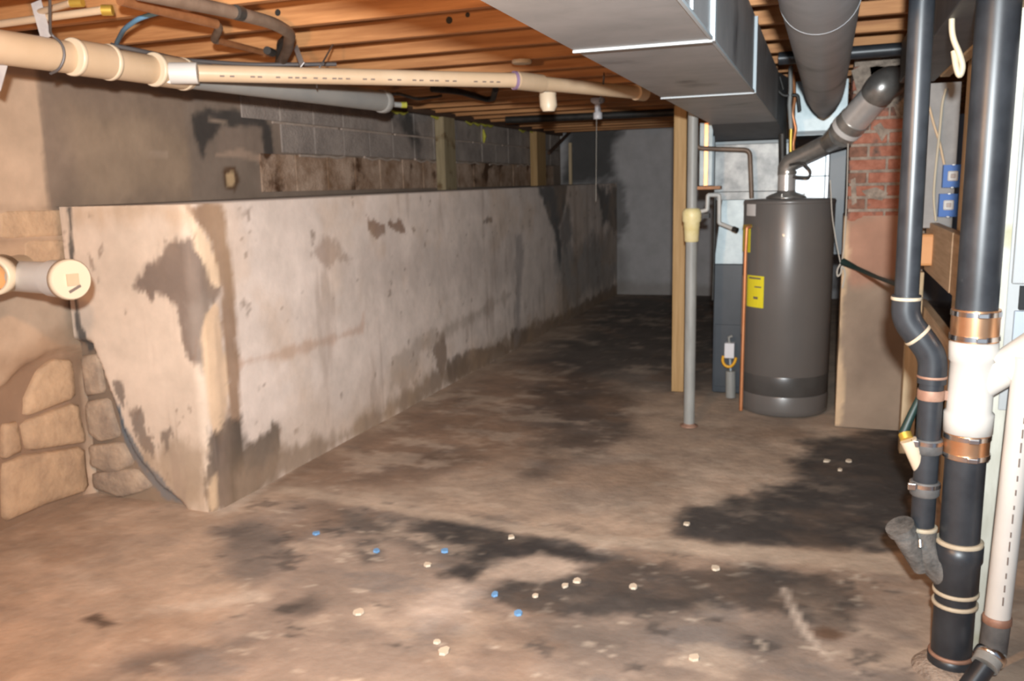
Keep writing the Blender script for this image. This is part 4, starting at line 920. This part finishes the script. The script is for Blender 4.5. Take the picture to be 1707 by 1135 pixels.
q.build('open_hub', M_PVCR, co)
q = MB(); q.tube([T0 - td * .075, T0 - td * .07], .060, 28); lab(q.build('inner_wall', M_ORANGE, co), 'inside of the open hub, warm bulb light painted orange')  # orange disc stands in for bulb light inside the cream hub

# ================================================================== OTHER PIPES UNDER THE JOISTS
q = MB(); q.tube([(-2.076, 2.271, 2.13), (-2.045, 2.424, 2.13), (-2.007, 2.62, 2.13), (-2, 2.873, 2.13), (-2.067, 3.083, 2.13), (-2.289, 3.388, 2.13), (-2.764, 3.978, 2.13)], .0235, 16, .09)
bp_ = thing('brown_pipe', 'thick dull brown pipe bending at an elbow below the joists at upper left', 'pipe', (-2, 2.873, 2.13))
o = q.build('pipe_run', M_BRONZE, bp_)
q = MB(); q.tube([(-1.998, 2.648, 2.13), (-1.999, 2.683, 2.13)], .026, 16); lab(q.build('tape_wrap', M_IRON, bp_), 'black tape wrap')
q = MB(); q.tube([(-2.203, 3.257, 2.15), (-2.314, 3.371, 2.15), (-2.714, 3.919, 2.15)], .017, 12, .03)
tag(q.build('black_pipe', M_IRON, None, (-2.714, 3.919, 2.15)), 'short black pipe tucked behind the brown elbow', 'pipe')
cb_ = thing('copper_pipe', 'rust coloured copper pipe zigzagging below the joists left of the brown pipe', 'pipe', (-2.181, 2.77, 2.12))
q = MB(); q.tube([(-2.167, 2.288, 2.12), (-2.17, 2.455, 2.12), (-2.165, 2.751, 2.12)], .0175, 12); q.build('upper_run', M_OLDCOPPER, cb_)
q = MB(); q.tube([(-2.162, 2.739, 2.12), (-2.2, 2.814, 2.12), (-2.389, 3.015, 2.12), (-2.397, 3.044, 2.12)], .015, 12, .03); q.build('offset_elbow', M_BRONZE, cb_)
q = MB(); q.tube([(-2.392, 3.03, 2.12), (-2.42, 3.436, 2.12)], .0135, 12); q.build('lower_run', M_OLDCOPPER, cb_)
q = MB(); q.tube([(-2.37, 3.345, 2.12), (-2.388, 3.413, 2.12)], .018, 10); q.build('valve', M_IRON, cb_)
for (lbl, a, b, c, r) in (('white plastic water tube with brass end, the upper of two at top left', (-2.69, 2.431, 2.15), (-2.45, 2.361, 2.15), (-2.408, 2.372, 2.15), .011),
                          ('white plastic water tube with brass end, the lower of two at top left', (-2.972, 2.441, 2.13), (-2.374, 2.419, 2.13), (-2.343, 2.435, 2.13), .0135)):
    t_ = thing('water_tube', lbl, 'tube', a, 'white water tubes at top left')
    q = MB(); q.tube([a, b], r, 12); q.build('tube', M_PVC, t_)
    q = MB(); q.tube([b, c], r * 1.35, 12); lab(q.build('end_fitting', M_BRASS, t_), 'brass end fitting')
q = MB(); q.tube([(-2.364, 2.693, 2.17), (-2.439, 2.661, 2.15), (-2.564, 2.713, 2.13), (-2.831, 2.944, 2.13), (-3.119, 3.221, 2.13)], .009, 10, .08)
tag(q.build('blue_tube', M_BLUEP, None, (-2.414, 2.613, 2.14)), 'blue plastic tube curving down behind the thick cream pipe', 'tube')
q = MB(); q.tube([(-2.838, 2.92, 2.12), (-2.759, 3.089, 2.1), (-2.791, 3.273, 2.1), (-2.611, 3.556, 2.1), (-2.335, 3.862, 2.12)], .010, 10, .1)
tag(q.build('black_cable', M_WIRE, None, (-2.791, 3.273, 2.1)), 'dark cable running just above the cream drain pipe', 'cable')
q = MB(); q.tube([(-3.029, 5.639, 2.172), (-2.521, 4.888, 2.08), (-2.528, 5.151, 2.07), (-2.732, 5.97, 2.171)], .010, 8, .1)
tag(q.build('black_cable', M_IRON, None, (-2.521, 4.888, 2.08)), 'black cable sagging beyond the end of the thick cream pipe', 'cable')
q = MB(); q.tube([(-2.533, 5.396, 2.157), (-2.437, 5.629, 2.157), (-2.486, 6.279, 2.157), (-2.414, 6.222, 2.157), (-2.166, 5.631, 2.157)], .022, 12, .12)
tag(q.build('black_pipe', M_IRON, None, (-2.437, 5.629, 2.157)), 'dark pipe with an upturned elbow under the far joists', 'pipe')
wt = thing('white_stub', 'short white stub with a yellow tip beyond the end of the thick cream pipe', 'tube', (-2.775, 5.286, 2.06))
q = MB(); q.tube([(-2.785, 5.229, 2.06), (-2.751, 5.354, 2.06)], .018, 12); q.build('stub', M_PVCW, wt)
q = MB(); q.tube([(-2.751, 5.354, 2.06), (-2.718, 5.377, 2.06)], .020, 12); lab(q.build('tip', M_YELLOWISH, wt), 'yellow tip')
lh = thing('lampholder', 'white porcelain lampholder with a pull cord under the far joists', 'lampholder', (-1.775, 6.90, 2.18))
q = MB(); q.lathe((-1.775, 6.90), [(.030, 2.135), (.055, 2.150), (.058, 2.165), (.055, 2.1795)], 24); q.build('base', M_PORC, lh)
q = MB(); q.lathe((-1.775, 6.90), [(.032, 2.015), (.036, 2.02), (.036, 2.065), (.024, 2.072), (.024, 2.14)], 20); q.build('socket', M_PORC, lh)
q = MB(); q.tube([(-1.78, 6.88, 2.02), (-1.79, 6.88, 1.36)], .0022, 6); q.build('pull_cord', M_STRING, lh)
q = MB(); q.tube([(-3.05, 8.2, 2.15), (-.9, 8.25, 2.14)], .035, 14)
tag(q.build('black_pipe', M_IRON, None, (-2, 8.2, 2.15)), 'long dark pipe crossing under the far joists beyond the lampholder', 'pipe')
q = MB(); q.tube([(-.28, 4.98, 2.14), (.42, 4.98, 2.145)], .034, 16)
tag(q.build('black_pipe', M_ABS, None, (.2, 4.98, 2.14)), 'dark pipe crossing under the joists behind the round duct', 'pipe')
q = MB(); q.lathe((-1.61, 4.60), [(.05, 2.160), (.055, 2.165), (.055, 2.1795)], 18)
tag(q.build('junction_cover', M_PVCR, None, (-1.61, 4.60, 2.17)), 'small pale round cover on a joist above the thin cream pipe', 'cover')

# studs standing on the bench against the left wall
for (x0, x1, yt, yb, m, lbl) in ((739, 761, 195, 305, M_OLDSTUD, 'stained old stud standing on the bench, nearest of the three'),
                                 (893, 911, 210, 299, M_STUDV, 'clean tan stud standing on the bench, middle of the three'),
                                 (947, 952, 235, 299, M_OLDSTUD, 'thin wooden stick standing on the bench near the far corner')):
    pass
q = MB(); q.box(-3.47, -3.38, 7.42, 7.68, 1.472, 2.15, .004); tag(q.build('wall_stud', M_OLDSTUD, None, (-3.42, 7.55, 1.472)), 'stained old stud standing on the bench, nearest of the three', 'stud')
q = MB(); q.box(-3.47, -3.38, 10.15, 10.50, 1.472, 2.15, .004); tag(q.build('wall_stud', M_POST, None, (-3.42, 10.3, 1.472)), 'clean tan stud standing on the bench, middle of the three', 'stud')
q = MB(); q.box(-3.35, -3.31, 11.42, 11.46, 1.472, 2.06, .003); tag(q.build('wall_stud', M_STUDV, None, (-3.33, 11.44, 1.472)), 'thin wooden stick standing in the far corner of the bench', 'stud')
q = MB(); q.bar((-3.3, 10.378, 1.896), (-3.3, 11.683, 2.312), .03, .03); tag(q.build('brace_stick', M_DARKWOOD, None, (-3.3, 11.039, 2.091)), 'dark stick leaning between the far studs on the bench', 'stick')

# ================================================================== RIGHT SIDE: SOIL STACK
MX, MY = .410, 2.72
zy = lambda t: t[2]
st_ = thing('soil_stack', 'thick black upright drain stack with a white wye fitting, in front of the wood framing', 'pipe', (MX, MY, 0))
Zs = {'cb': (0.435, 2.72, 1.031)[2], 'ct': (0.429, 2.72, 1.123)[2], 'wb': (0.43, 2.72, 0.755)[2], 'c2b': (0.427, 2.72, 0.682)[2], 'hub': (0.42, 2.72, 0.412)[2], 'h2': (0.421, 2.72, 0.257)[2], 'h3': (0.416, 2.72, 0.219)[2], 'h4': (0.406, 2.72, 0.05)[2]}
def V(z): return (MX, MY, z)
q = MB(); q.tube([V(Zs['ct'] - .01), V(2.175)], .0555, 28); q.build('upper_pipe', M_ABS, st_)
def band(z0, z1, parent, c, r, name='band_coupling', m=M_COPPERSHEEN):
    q = MB(); q.tube([(c[0], c[1], z0), (c[0], c[1], z1)], r, 28); b = lab(q.build(name, m, parent), 'shiny banded coupling')
    for z in (z0 + (z1 - z0) * .12, z1 - (z1 - z0) * .12):
        q = MB(); q.ring((c[0], c[1], z), (0, 0, 1), r + .003, .014, 28); q.build('clamp', M_STEEL, b)
        q = MB(); q.box(c[0] - .005, c[0] + .022, c[1] - r - .014, c[1] - r, z - .007, z + .007, .002); q.build('clamp_screw', M_STEEL, b)
band(Zs['cb'], Zs['ct'], st_, (MX, MY), .0635)
z0, z1 = Zs['wb'], Zs['cb']
q = MB(); q.lathe((MX, MY), [(.055, z0 + .001), (.066, z0 + .004), (.067, z0 + .062), (.060, z0 + .07), (.0595, z1 - .062), (.064, z1 - .057), (.065, z1 - .006), (.056, z1 - .001)], 32); lab(q.build('wye_body', M_PVCW, st_), 'white plastic wye fitting')
w0, w1 = Vector((MX, MY, z0 + .12)), Vector((0.514, 2.7, 0.972))
wd = (w1 - w0).normalized()
q = MB(); q.tube([w0, w1], [.040, .046], 24); lab(q.build('wye_branch', M_PVCW, st_), 'white branch of the wye')
q = MB(); q.tube([w1 - wd * .03, w1 + wd * .16], .056, 24); lab(q.build('branch_hub', M_PVCW, st_), 'white hub on the branch')
band(Zs['c2b'], Zs['wb'] + .002, st_, (MX, MY), .0615)
q = MB(); q.tube([V(Zs['hub'] - .02), V(Zs['c2b'] + .005)], .0555, 28); q.build('middle_pipe', M_ABS, st_)
q = MB(); q.ring(V(Zs['hub'] + .004), (0, 0, 1), .066, .016, 28, .004); lab(q.build('cement_ring', M_SEAM, st_), 'tan ring at the hub')
q = MB(); q.lathe((MX, MY), [(.056, Zs['h2']), (.062, Zs['h2'] + .01), (.062, Zs['hub'] - .06), (.067, Zs['hub'] - .05), (.067, Zs['hub']), (.058, Zs['hub'] + .003)], 28); q.build('lower_wye', M_ABS, st_)
for k in ('h2', 'h3'):
    q = MB(); q.ring(V(Zs[k]), (0, 0, 1), .0645, .012, 28, .003); lab(q.build('cement_ring', M_SEAM, st_), 'tan ring')
q = MB(); q.tube([V(Zs['h4'] - .01), V(Zs['h2'] + .005)], .0575, 28); q.build('lower_pipe', M_ABS, st_)
q = MB(); q.lathe((MX, MY), [(.064, .012), (.066, .02), (.066, Zs['h4'] - .003), (.06, Zs['h4'])], 28); q.build('floor_hub', M_ABS, st_)
q = MB(); q.ring(V(Zs['h4'] + .002), (0, 0, 1), .0645, .012, 28, .003); q.build('rust_ring', M_RUSTRING, st_)
q = MB(); q.lathe((MX, MY), [(.11, -.005), (.095, .012), (.07, .022), (.06, .024)], 24); lab(q.build('grout_collar', M_BMORTAR, st_), 'rough grey grout at the floor')

# thin black waste pipe with a double bend, joining the stack
TX, TX2 = .226, .307
wp = thing('waste_pipe', 'thin black waste pipe with a double bend left of the thick stack', 'pipe', (TX2, MY, .4))
zb = (0.231, 2.72, 1.139)[2]; z2 = (0.31, 2.72, 0.929)[2]; z3 = (0.314, 2.72, 0.437)[2]
def vt(x, z): return (x, MY, z)
q = MB(); q.tube([vt(TX - .006, 2.175), vt(TX, zb)], .0335, 24); q.build('upper_pipe', M_ABS, wp)
q = MB(); q.tube([vt(TX, zb + .02), vt(TX, zb - .05), vt((TX + TX2) / 2, (zb + z2) / 2)], .040, 24, .07, 8); q.build('upper_bend', M_ABS, wp)
q = MB(); q.tube([vt((TX + TX2) / 2 - .002, (zb + z2) / 2 + .004), vt(TX2, z2 + .05), vt(TX2, z2 - .03)], .040, 24, .07, 8); q.build('lower_bend', M_ABS, wp)
q = MB(); q.ring(vt(TX, zb + .01), (0, 0, 1), .0425, .010, 24, .002); lab(q.build('cement_ring', M_SEAM, wp), 'tan ring')
q = MB(); q.ring(vt((TX + TX2) / 2 - .004, (zb + z2) / 2 + .006), (.7, 0, -.72), .0425, .010, 24, .002); lab(q.build('cement_ring', M_SEAM, wp), 'tan ring')
q = MB(); q.ring(vt(TX2, z2 - .01), (0, 0, 1), .0415, .008, 24, .002); q.build('rust_ring', M_RUSTRING, wp)
q = MB(); q.tube([vt(TX2, z2 - .02), vt(TX2, z3)], .0340, 24); q.build('lower_pipe', M_ABS, wp)
zz = (0.309, 2.72, 0.865)[2]
q = MB(); q.ring(vt(TX2, zz), (0, 0, 1), .0375, .030, 24, .001); q.bar(vt(TX2 + .03, zz), vt(TX2 + .075, zz - .003), .01, .028); lab(q.build('copper_strap', M_RUSTRING, wp), 'copper coloured strap fixing the pipe to the framing')
for y in (742, 813):
    zc = {742: (0.31, 2.72, 0.708)[2], 813: (0.309, 2.72, 0.575)[2]}[y]
    q = MB(); q.ring(vt(TX2, zc), (0, 0, 1), .042, .045, 24, .004); b = q.build('rubber_sleeve', M_RUBBER, wp)
    q = MB(); q.ring(vt(TX2, zc + .012), (0, 0, 1), .0435, .012, 24); q.build('clamp', M_STEEL, b)
    q = MB(); q.box(TX2 - .05, TX2 - .028, MY - .04, MY - .025, zc + .002, zc + .022, .002); q.build('clamp_screw', M_STEEL, b)
q = MB(); q.ring(vt(TX2, z3 + .012), (0, 0, 1), .043, .012, 24, .002); lab(q.build('cement_ring', M_SEAM, wp), 'tan ring')
q = MB(); q.tube([vt(TX2, z3 + .01), vt(TX2, z3 - .06), (MX - .02, MY, Zs['h2'] + .04)], [.041, .042, .046], 24, .06, 7); lab(q.build('joining_bend', M_DUSTY, wp), 'dusty bend running into the thick stack')
ca, cbb = Vector((0.315, 2.72, 0.32)), Vector((0.249, 2.68, 0.447))
q = MB(); q.tube([ca, cbb], [.030, .036], 20); lab(q.build('cleanout_arm', M_DUSTY, wp), 'dusty short arm slanting up to the left')
q = MB(); q.tube([cbb, cbb + (cbb - ca).normalized() * .02], .043, 20); q.build('cleanout_plug', M_DUSTY, wp)
q = MB(); q.tube([Vector((0.298, 2.67, 0.427)), Vector((0.299, 2.66, 0.408))], .008, 10); q.build('bolt', M_STEEL, wp)

# thin white drain on the right
wd_ = thing('white_drain', 'white plastic drain pipe dropping to the floor at the right edge', 'pipe', (0.503, 2.66, 0.097))
D0, D1 = Vector((.535, 2.66, 1.0)), Vector((0.515, 2.66, 0.211))
q = MB(); q.tube([D0, D1], .0345, 24); q.build('pipe', M_PVCW, wd_)
for k in range(16):
    z = D1.z + .06 + k * .042
    t = (z - D1.z) / (D0.z - D1.z); c = D1.lerp(D0, t)
    q = MB(); q.box(c.x + .001, c.x + .005, c.y - .0352, c.y - .0335, z, z + random.uniform(.012, .03)); q.build('printed_mark', M_INK, wd_)
D2, D3, D4 = Vector((0.511, 2.66, 0.108)), Vector((0.485, 2.62, 0.078)), Vector((0.438, 2.58, 0.015))
q = MB(); q.ring(D1, (0, 0, 1), .039, .025, 24, .003); lab(q.build('rim', M_RUSTRING, wd_), 'brown rim')
q = MB(); q.tube([D1, D2], .037, 24); q.build('rubber_boot', M_RUBBER, wd_)
q = MB(); q.tube([D2, D3], .038, 20); q.build('metal_elbow', M_GREYSTEEL, wd_)
q = MB(); q.ring(D2.lerp(D3, .35), (D3 - D2), .044, .022, 20, .003); q.build('clamp', M_STEEL, wd_)
q = MB(); q.tube([D3, D4], .030, 20); q.build('black_tail', M_ABS, wd_)

# ================================================================== RIGHT SIDE: FRAMING
q = MB(); q.box(*(lambda a, b: (a, b))(.477, .540), 2.84, 2.88, 0, 2.178, .002)
tag(q.build('painted_board', M_PAINTWOOD, None, (.51, 2.86, 0)), 'tall old white painted board behind the thick black stack', 'board')
wc = thing('white_cabinet', 'white metal cabinet at the right edge, with a black slot', 'cabinet', (.75, 2.95, .95))
q = MB(); q.box(.512, 1.15, 2.815, 2.835, 1.185, 1.86, .004); q.build('upper_door', M_WPANEL, wc)
q = MB(); q.box(.505, 1.15, 2.835, 3.05, .80, 1.87, .004); q.build('body', M_WPANEL, wc)
q = MB(); q.box(.535, 1.15, 2.812, 2.835, 1.110, 1.178); q.build('slot', M_BLACK, wc)
q = MB(); q.box(.525, 1.15, 2.818, 2.835, .96, 1.105, .003); lab(q.build('lower_panel', M_BPANEL, wc), 'pale blue lower panel')
def plank(name, label, m, x0, x1, y0, y1, z0, z1, cat='board', grp=None):
    q = MB(); q.box(x0, x1, y0, y1, z0, z1, .003)
    return tag(q.build(name, m, None, ((x0 + x1) / 2, (y0 + y1) / 2, z0)), label, cat, grp)
plank('framing_board', 'upper horizontal plank of the framing, nearer of the two butted end to end', M_STUD, .50, .542, 3.46, 4.02, 1.005, 1.262)
plank('framing_board', 'upper horizontal plank of the framing, farther of the two butted end to end', M_STUD, .497, .539, 4.03, 5.06, 1.005, 1.262)
plank('framing_board', 'lower horizontal plank of the framing behind the thin black pipe', M_STUD, .50, .542, 3.46, 5.3, .57, .815)
plank('framing_stud', 'pale stud behind the horizontal planks, between the two black pipes', M_STUDV, .545, .60, 4.20, 4.29, 0, 2.178, 'stud')
plank('framing_stud', 'cream stud standing at the chimney corner behind the thin black pipe', M_STUDV, .420, .490, 4.95, 5.04, 0, 1.0, 'stud')
plank('framing_stud', 'dark stud behind the blue boxes', M_STUDV, .66, .70, 4.55, 4.64, 0, 2.178, 'stud')
plank('framing_stud', 'stud deep in the shade behind the thick black stack', M_STUDV, .64, .68, 3.5, 3.59, 0, 2.178, 'stud')
q = MB(); q.box(.428, .512, 4.72, 4.80, 1.055, 1.215, .014)
tag(q.build('wood_block', M_ORANGE, None, (.47, 4.76, 1.055)), 'rounded orange wood block beside the upper horizontal plank', 'block')
q = MB(); q.box(.65, .72, 4.462, 4.551, 1.62, 1.70, .006)
tag(q.build('wood_block', M_ORANGE, None, (.70, 4.5, 1.62)), 'small orange wood block on the dark stud', 'block')
q = MB(); q.box(.430, .600, 4.90, 4.925, 1.235, 1.958, .003)
tag(q.build('backing_panel', M_FIBRE, None, (.5, 4.91, 1.235)), 'grey upright panel carrying two blue electrical boxes', 'panel')
for nm, (a, b) in (('upper', ((0.538, 4.86, 1.552), (0.626, 4.86, 1.44))), ('lower', ((0.528, 4.86, 1.409), (0.614, 4.86, 1.294)))):
    ob = thing('outlet_box', 'bright blue electrical box, %s of the two on the grey panel' % nm, 'electrical box', ((a[0] + b[0]) / 2, 4.90, b[2]), 'blue electrical boxes')
    x0, x1, z0, z1 = a[0], b[0], b[2], a[2]
    q = MB(); t = .006
    q.box(x0, x1, 4.895, 4.90, z0, z1)
    q.box(x0, x0 + t, 4.845, 4.895, z0, z1); q.box(x1 - t, x1, 4.845, 4.895, z0, z1)
    q.box(x0 + t, x1 - t, 4.845, 4.895, z0, z0 + t); q.box(x0 + t, x1 - t, 4.845, 4.895, z1 - t, z1)
    q.build('box', M_BLUE, ob)
    q = MB(); q.box(x0 + t, x1 - t, 4.850, 4.894, z0 + t, z1 - t); q.build('device_plate', M_BLUE, ob)
    cx, cz = (x0 + x1) / 2, (z0 + z1) / 2
    q = MB(); q.box(cx - .024, cx + .024, 4.840, 4.8505, cz - .024, cz + .026, .006); lab(q.build('switch_face', M_WHITE, ob), 'square beige face')
    q = MB(); q.box(cx - .011, cx + .011, 4.837, 4.8405, cz - .010, cz + .012, .003); q.build('rocker', M_PALE, ob)
    for z in (z0 - .004, z1 - .004):
        q = MB(); q.box(cx - .008, cx + .008, 4.842, 4.85, z, z + .008, .002); q.build('mounting_tab', M_STEEL, ob)
def cable(label, pts, r, m, name='cable'):
    q = MB(); q.tube(pts, r, 8, .06); return tag(q.build(name, m, None, pts[0]), label, 'cable')
cable('tan cable on the grey panel running down to the upper blue box', [(0.459, 4.885, 1.842), (0.489, 4.885, 1.741), (0.515, 4.885, 1.672), (0.544, 4.885, 1.555)], .006, M_TANWIRE)
cable('pale cable down the left of the grey panel past the blue boxes', [(0.529, 4.875, 1.925), (0.516, 4.875, 1.862), (0.513, 4.875, 1.731), (0.504, 4.875, 1.509), (0.503, 4.875, 1.389), (0.521, 4.875, 1.273)], .006, M_IVORY)
cable('thick ivory cable hanging in a loop beside the thin black pipe', [(0.33, 3, 2.029), (0.328, 3, 1.968), (0.333, 3, 1.912), (0.357, 3, 1.861), (0.369, 3, 1.822), (0.361, 3, 1.791), (0.349, 3, 1.823), (0.341, 3.01, 1.872)], .009, M_IVORY)
q = MB(); q.box(.315, .475, 1.6, 4.88, 1.965, 2.165, .004)
dd = thing('flat_duct', 'dark flat duct between the two black pipes at the top right', 'duct', (.37, 3, 1.965))
q.build('duct_body', M_DARKMETAL, dd)
q = MB(); q.box(.470, .512, 1.6, 4.6, 1.955, 2.165, .003); lab(q.build('edge_board', M_STUDV, dd), 'tan board along the edge of the dark duct')

# hose, bib, strings
q = MB(); q.tube([(0.094, 5.36, 1.017), (0.169, 5.3, 0.985), (0.243, 4.6, 1.009), (0.296, 3.9, 1.05), (.228, 2.766, 1.18)], [.022, .014, .010, .010, .010], 12)
tag(q.build('garden_hose', M_HOSE, None, (0.169, 5.3, 0.985)), 'dark green hose stretched from the chimney corner to behind the thin black pipe', 'hose')
q = MB(); q.tube([(0.283, 2.758, 0.849), (0.263, 2.76, 0.791), (0.241, 2.74, 0.734)], [.010, .012, .014], 10)
tag(q.build('garden_hose', M_HOSE, None, (0.248, 2.85, 0.703)), 'short green hose end behind the copper strap, above the white spout', 'hose')
hb = thing('white_spout', 'stubby white plastic spout clamped to the thin black pipe', 'spout', (0.256, 2.7, 0.714))
q = MB(); q.tube([(0.252, 2.7, 0.726), (0.267, 2.7, 0.692), (0.288, 2.72, 0.635)], [.024, .022, .018], 16); q.build('spout_body', M_PVCR, hb)
q = MB(); q.tube([(0.243, 2.72, 0.74), (0.249, 2.71, 0.725)], .019, 14); lab(q.build('brass_collar', M_BRASS, hb), 'brass collar')
for lbl, pts in (('left strand of thin string hanging between heater and chimney', [(0.006, 5.4, 1.49), (0.024, 5.4, 1.282), (0.054, 5.39, 1.124), (0.081, 5.37, 1.009)]),
                 ('right strand of thin string hanging between heater and chimney', [(0.094, 5.4, 1.709), (0.1, 5.4, 1.419), (0.099, 5.39, 1.142), (0.088, 5.37, 1.009)])):
    q = MB(); q.tube(pts, .0035, 6, .05); tag(q.build('string', M_STRING, None, pts[0]), lbl, 'string')
q = MB(); q.tube([(0.085, 5.37, 1.009), (0.063, 5.37, 0.967), (0.068, 5.37, 0.924), (0.087, 5.37, 0.946), (0.088, 5.37, 1.002), (0.113, 5.37, 0.949), (0.097, 5.37, 0.86)], .005, 6, .03)
tag(q.build('string', M_STRING, None, (0.085, 5.37, 1.009)), 'knotted loop of string at the chimney corner by the hose', 'string')

# paint chips on the floor
def chip(p, s, m, label, group, nm='paint_chip'):
    q = MB(); n = 7; a0 = random.random() * 6
    pts = [(p[0] + s * random.uniform(.6, 1.1) * math.cos(a0 + 6.283 * i / n), p[1] + s * random.uniform(.6, 1.1) * 1.2 * math.sin(a0 + 6.283 * i / n)) for i in range(n)]
    q.hexa([(x, y, -.004) for x, y in pts], [(x, y, .005) for x, y in pts])
    tag(q.build(nm, m, None, (p[0], p[1], 0)), label, 'paint chip', group)
for p, w_ in (((-1.454, 3.047, 0), 'rightmost of the upper three'), ((-1.732, 2.962, 0), 'middle of the upper three'), ((-2.083, 3.046, 0), 'leftmost of all, nearest the bench corner'),
              ((-1.114, 2.751, 0), 'just below the pale bare patch'), ((-0.983, 2.639, 0), 'nearest the bottom of the photo')):
    chip(p, .017, M_BLUECHIP, 'small flat blue paint chip on the concrete floor, ' + w_, 'blue paint chips on the floor')
for p, w_ in (((-1.177, 2.373, 0), 'at bottom centre, upper of a pair'), ((-1.13, 2.329, 0), 'at bottom centre, lower of a pair'), ((-0.964, 2.783, 0), 'on the dark stain near blue chips'),
              ((-0.883, 2.894, -0), 'left of two on the dark stain'), ((-0.851, 2.946, 0), 'right of two on the dark stain'), ((-0.634, 2.961, 0), 'in the middle of the wide dark stain'),
              ((-0.362, 3.212, 0), 'above the wide dark stain'), ((-0.536, 3.627, -0), 'at the left tip of the right dark stain'), ((-0.347, 2.538, 0), 'alone at bottom right of centre'),
              ((-1.469, 2.904, 0), 'left of the black stain at floor centre'), ((-1.237, 3.262, 0), 'on the pale seam above the black stain'), ((0.159, 4.743, 0), 'rightmost of three below the chimney'),
              ((0.111, 4.576, 0), 'lowest of three below the chimney'), ((0.046, 4.711, 0), 'leftmost of three below the chimney'), ((-1.535, 2.474, 0), 'farthest left, alone')):
    chip(p, random.uniform(.012, .022), M_CREAMCHIP, 'small pale cream flake on the floor, ' + w_, 'cream flakes on the floor', 'paint_flake')
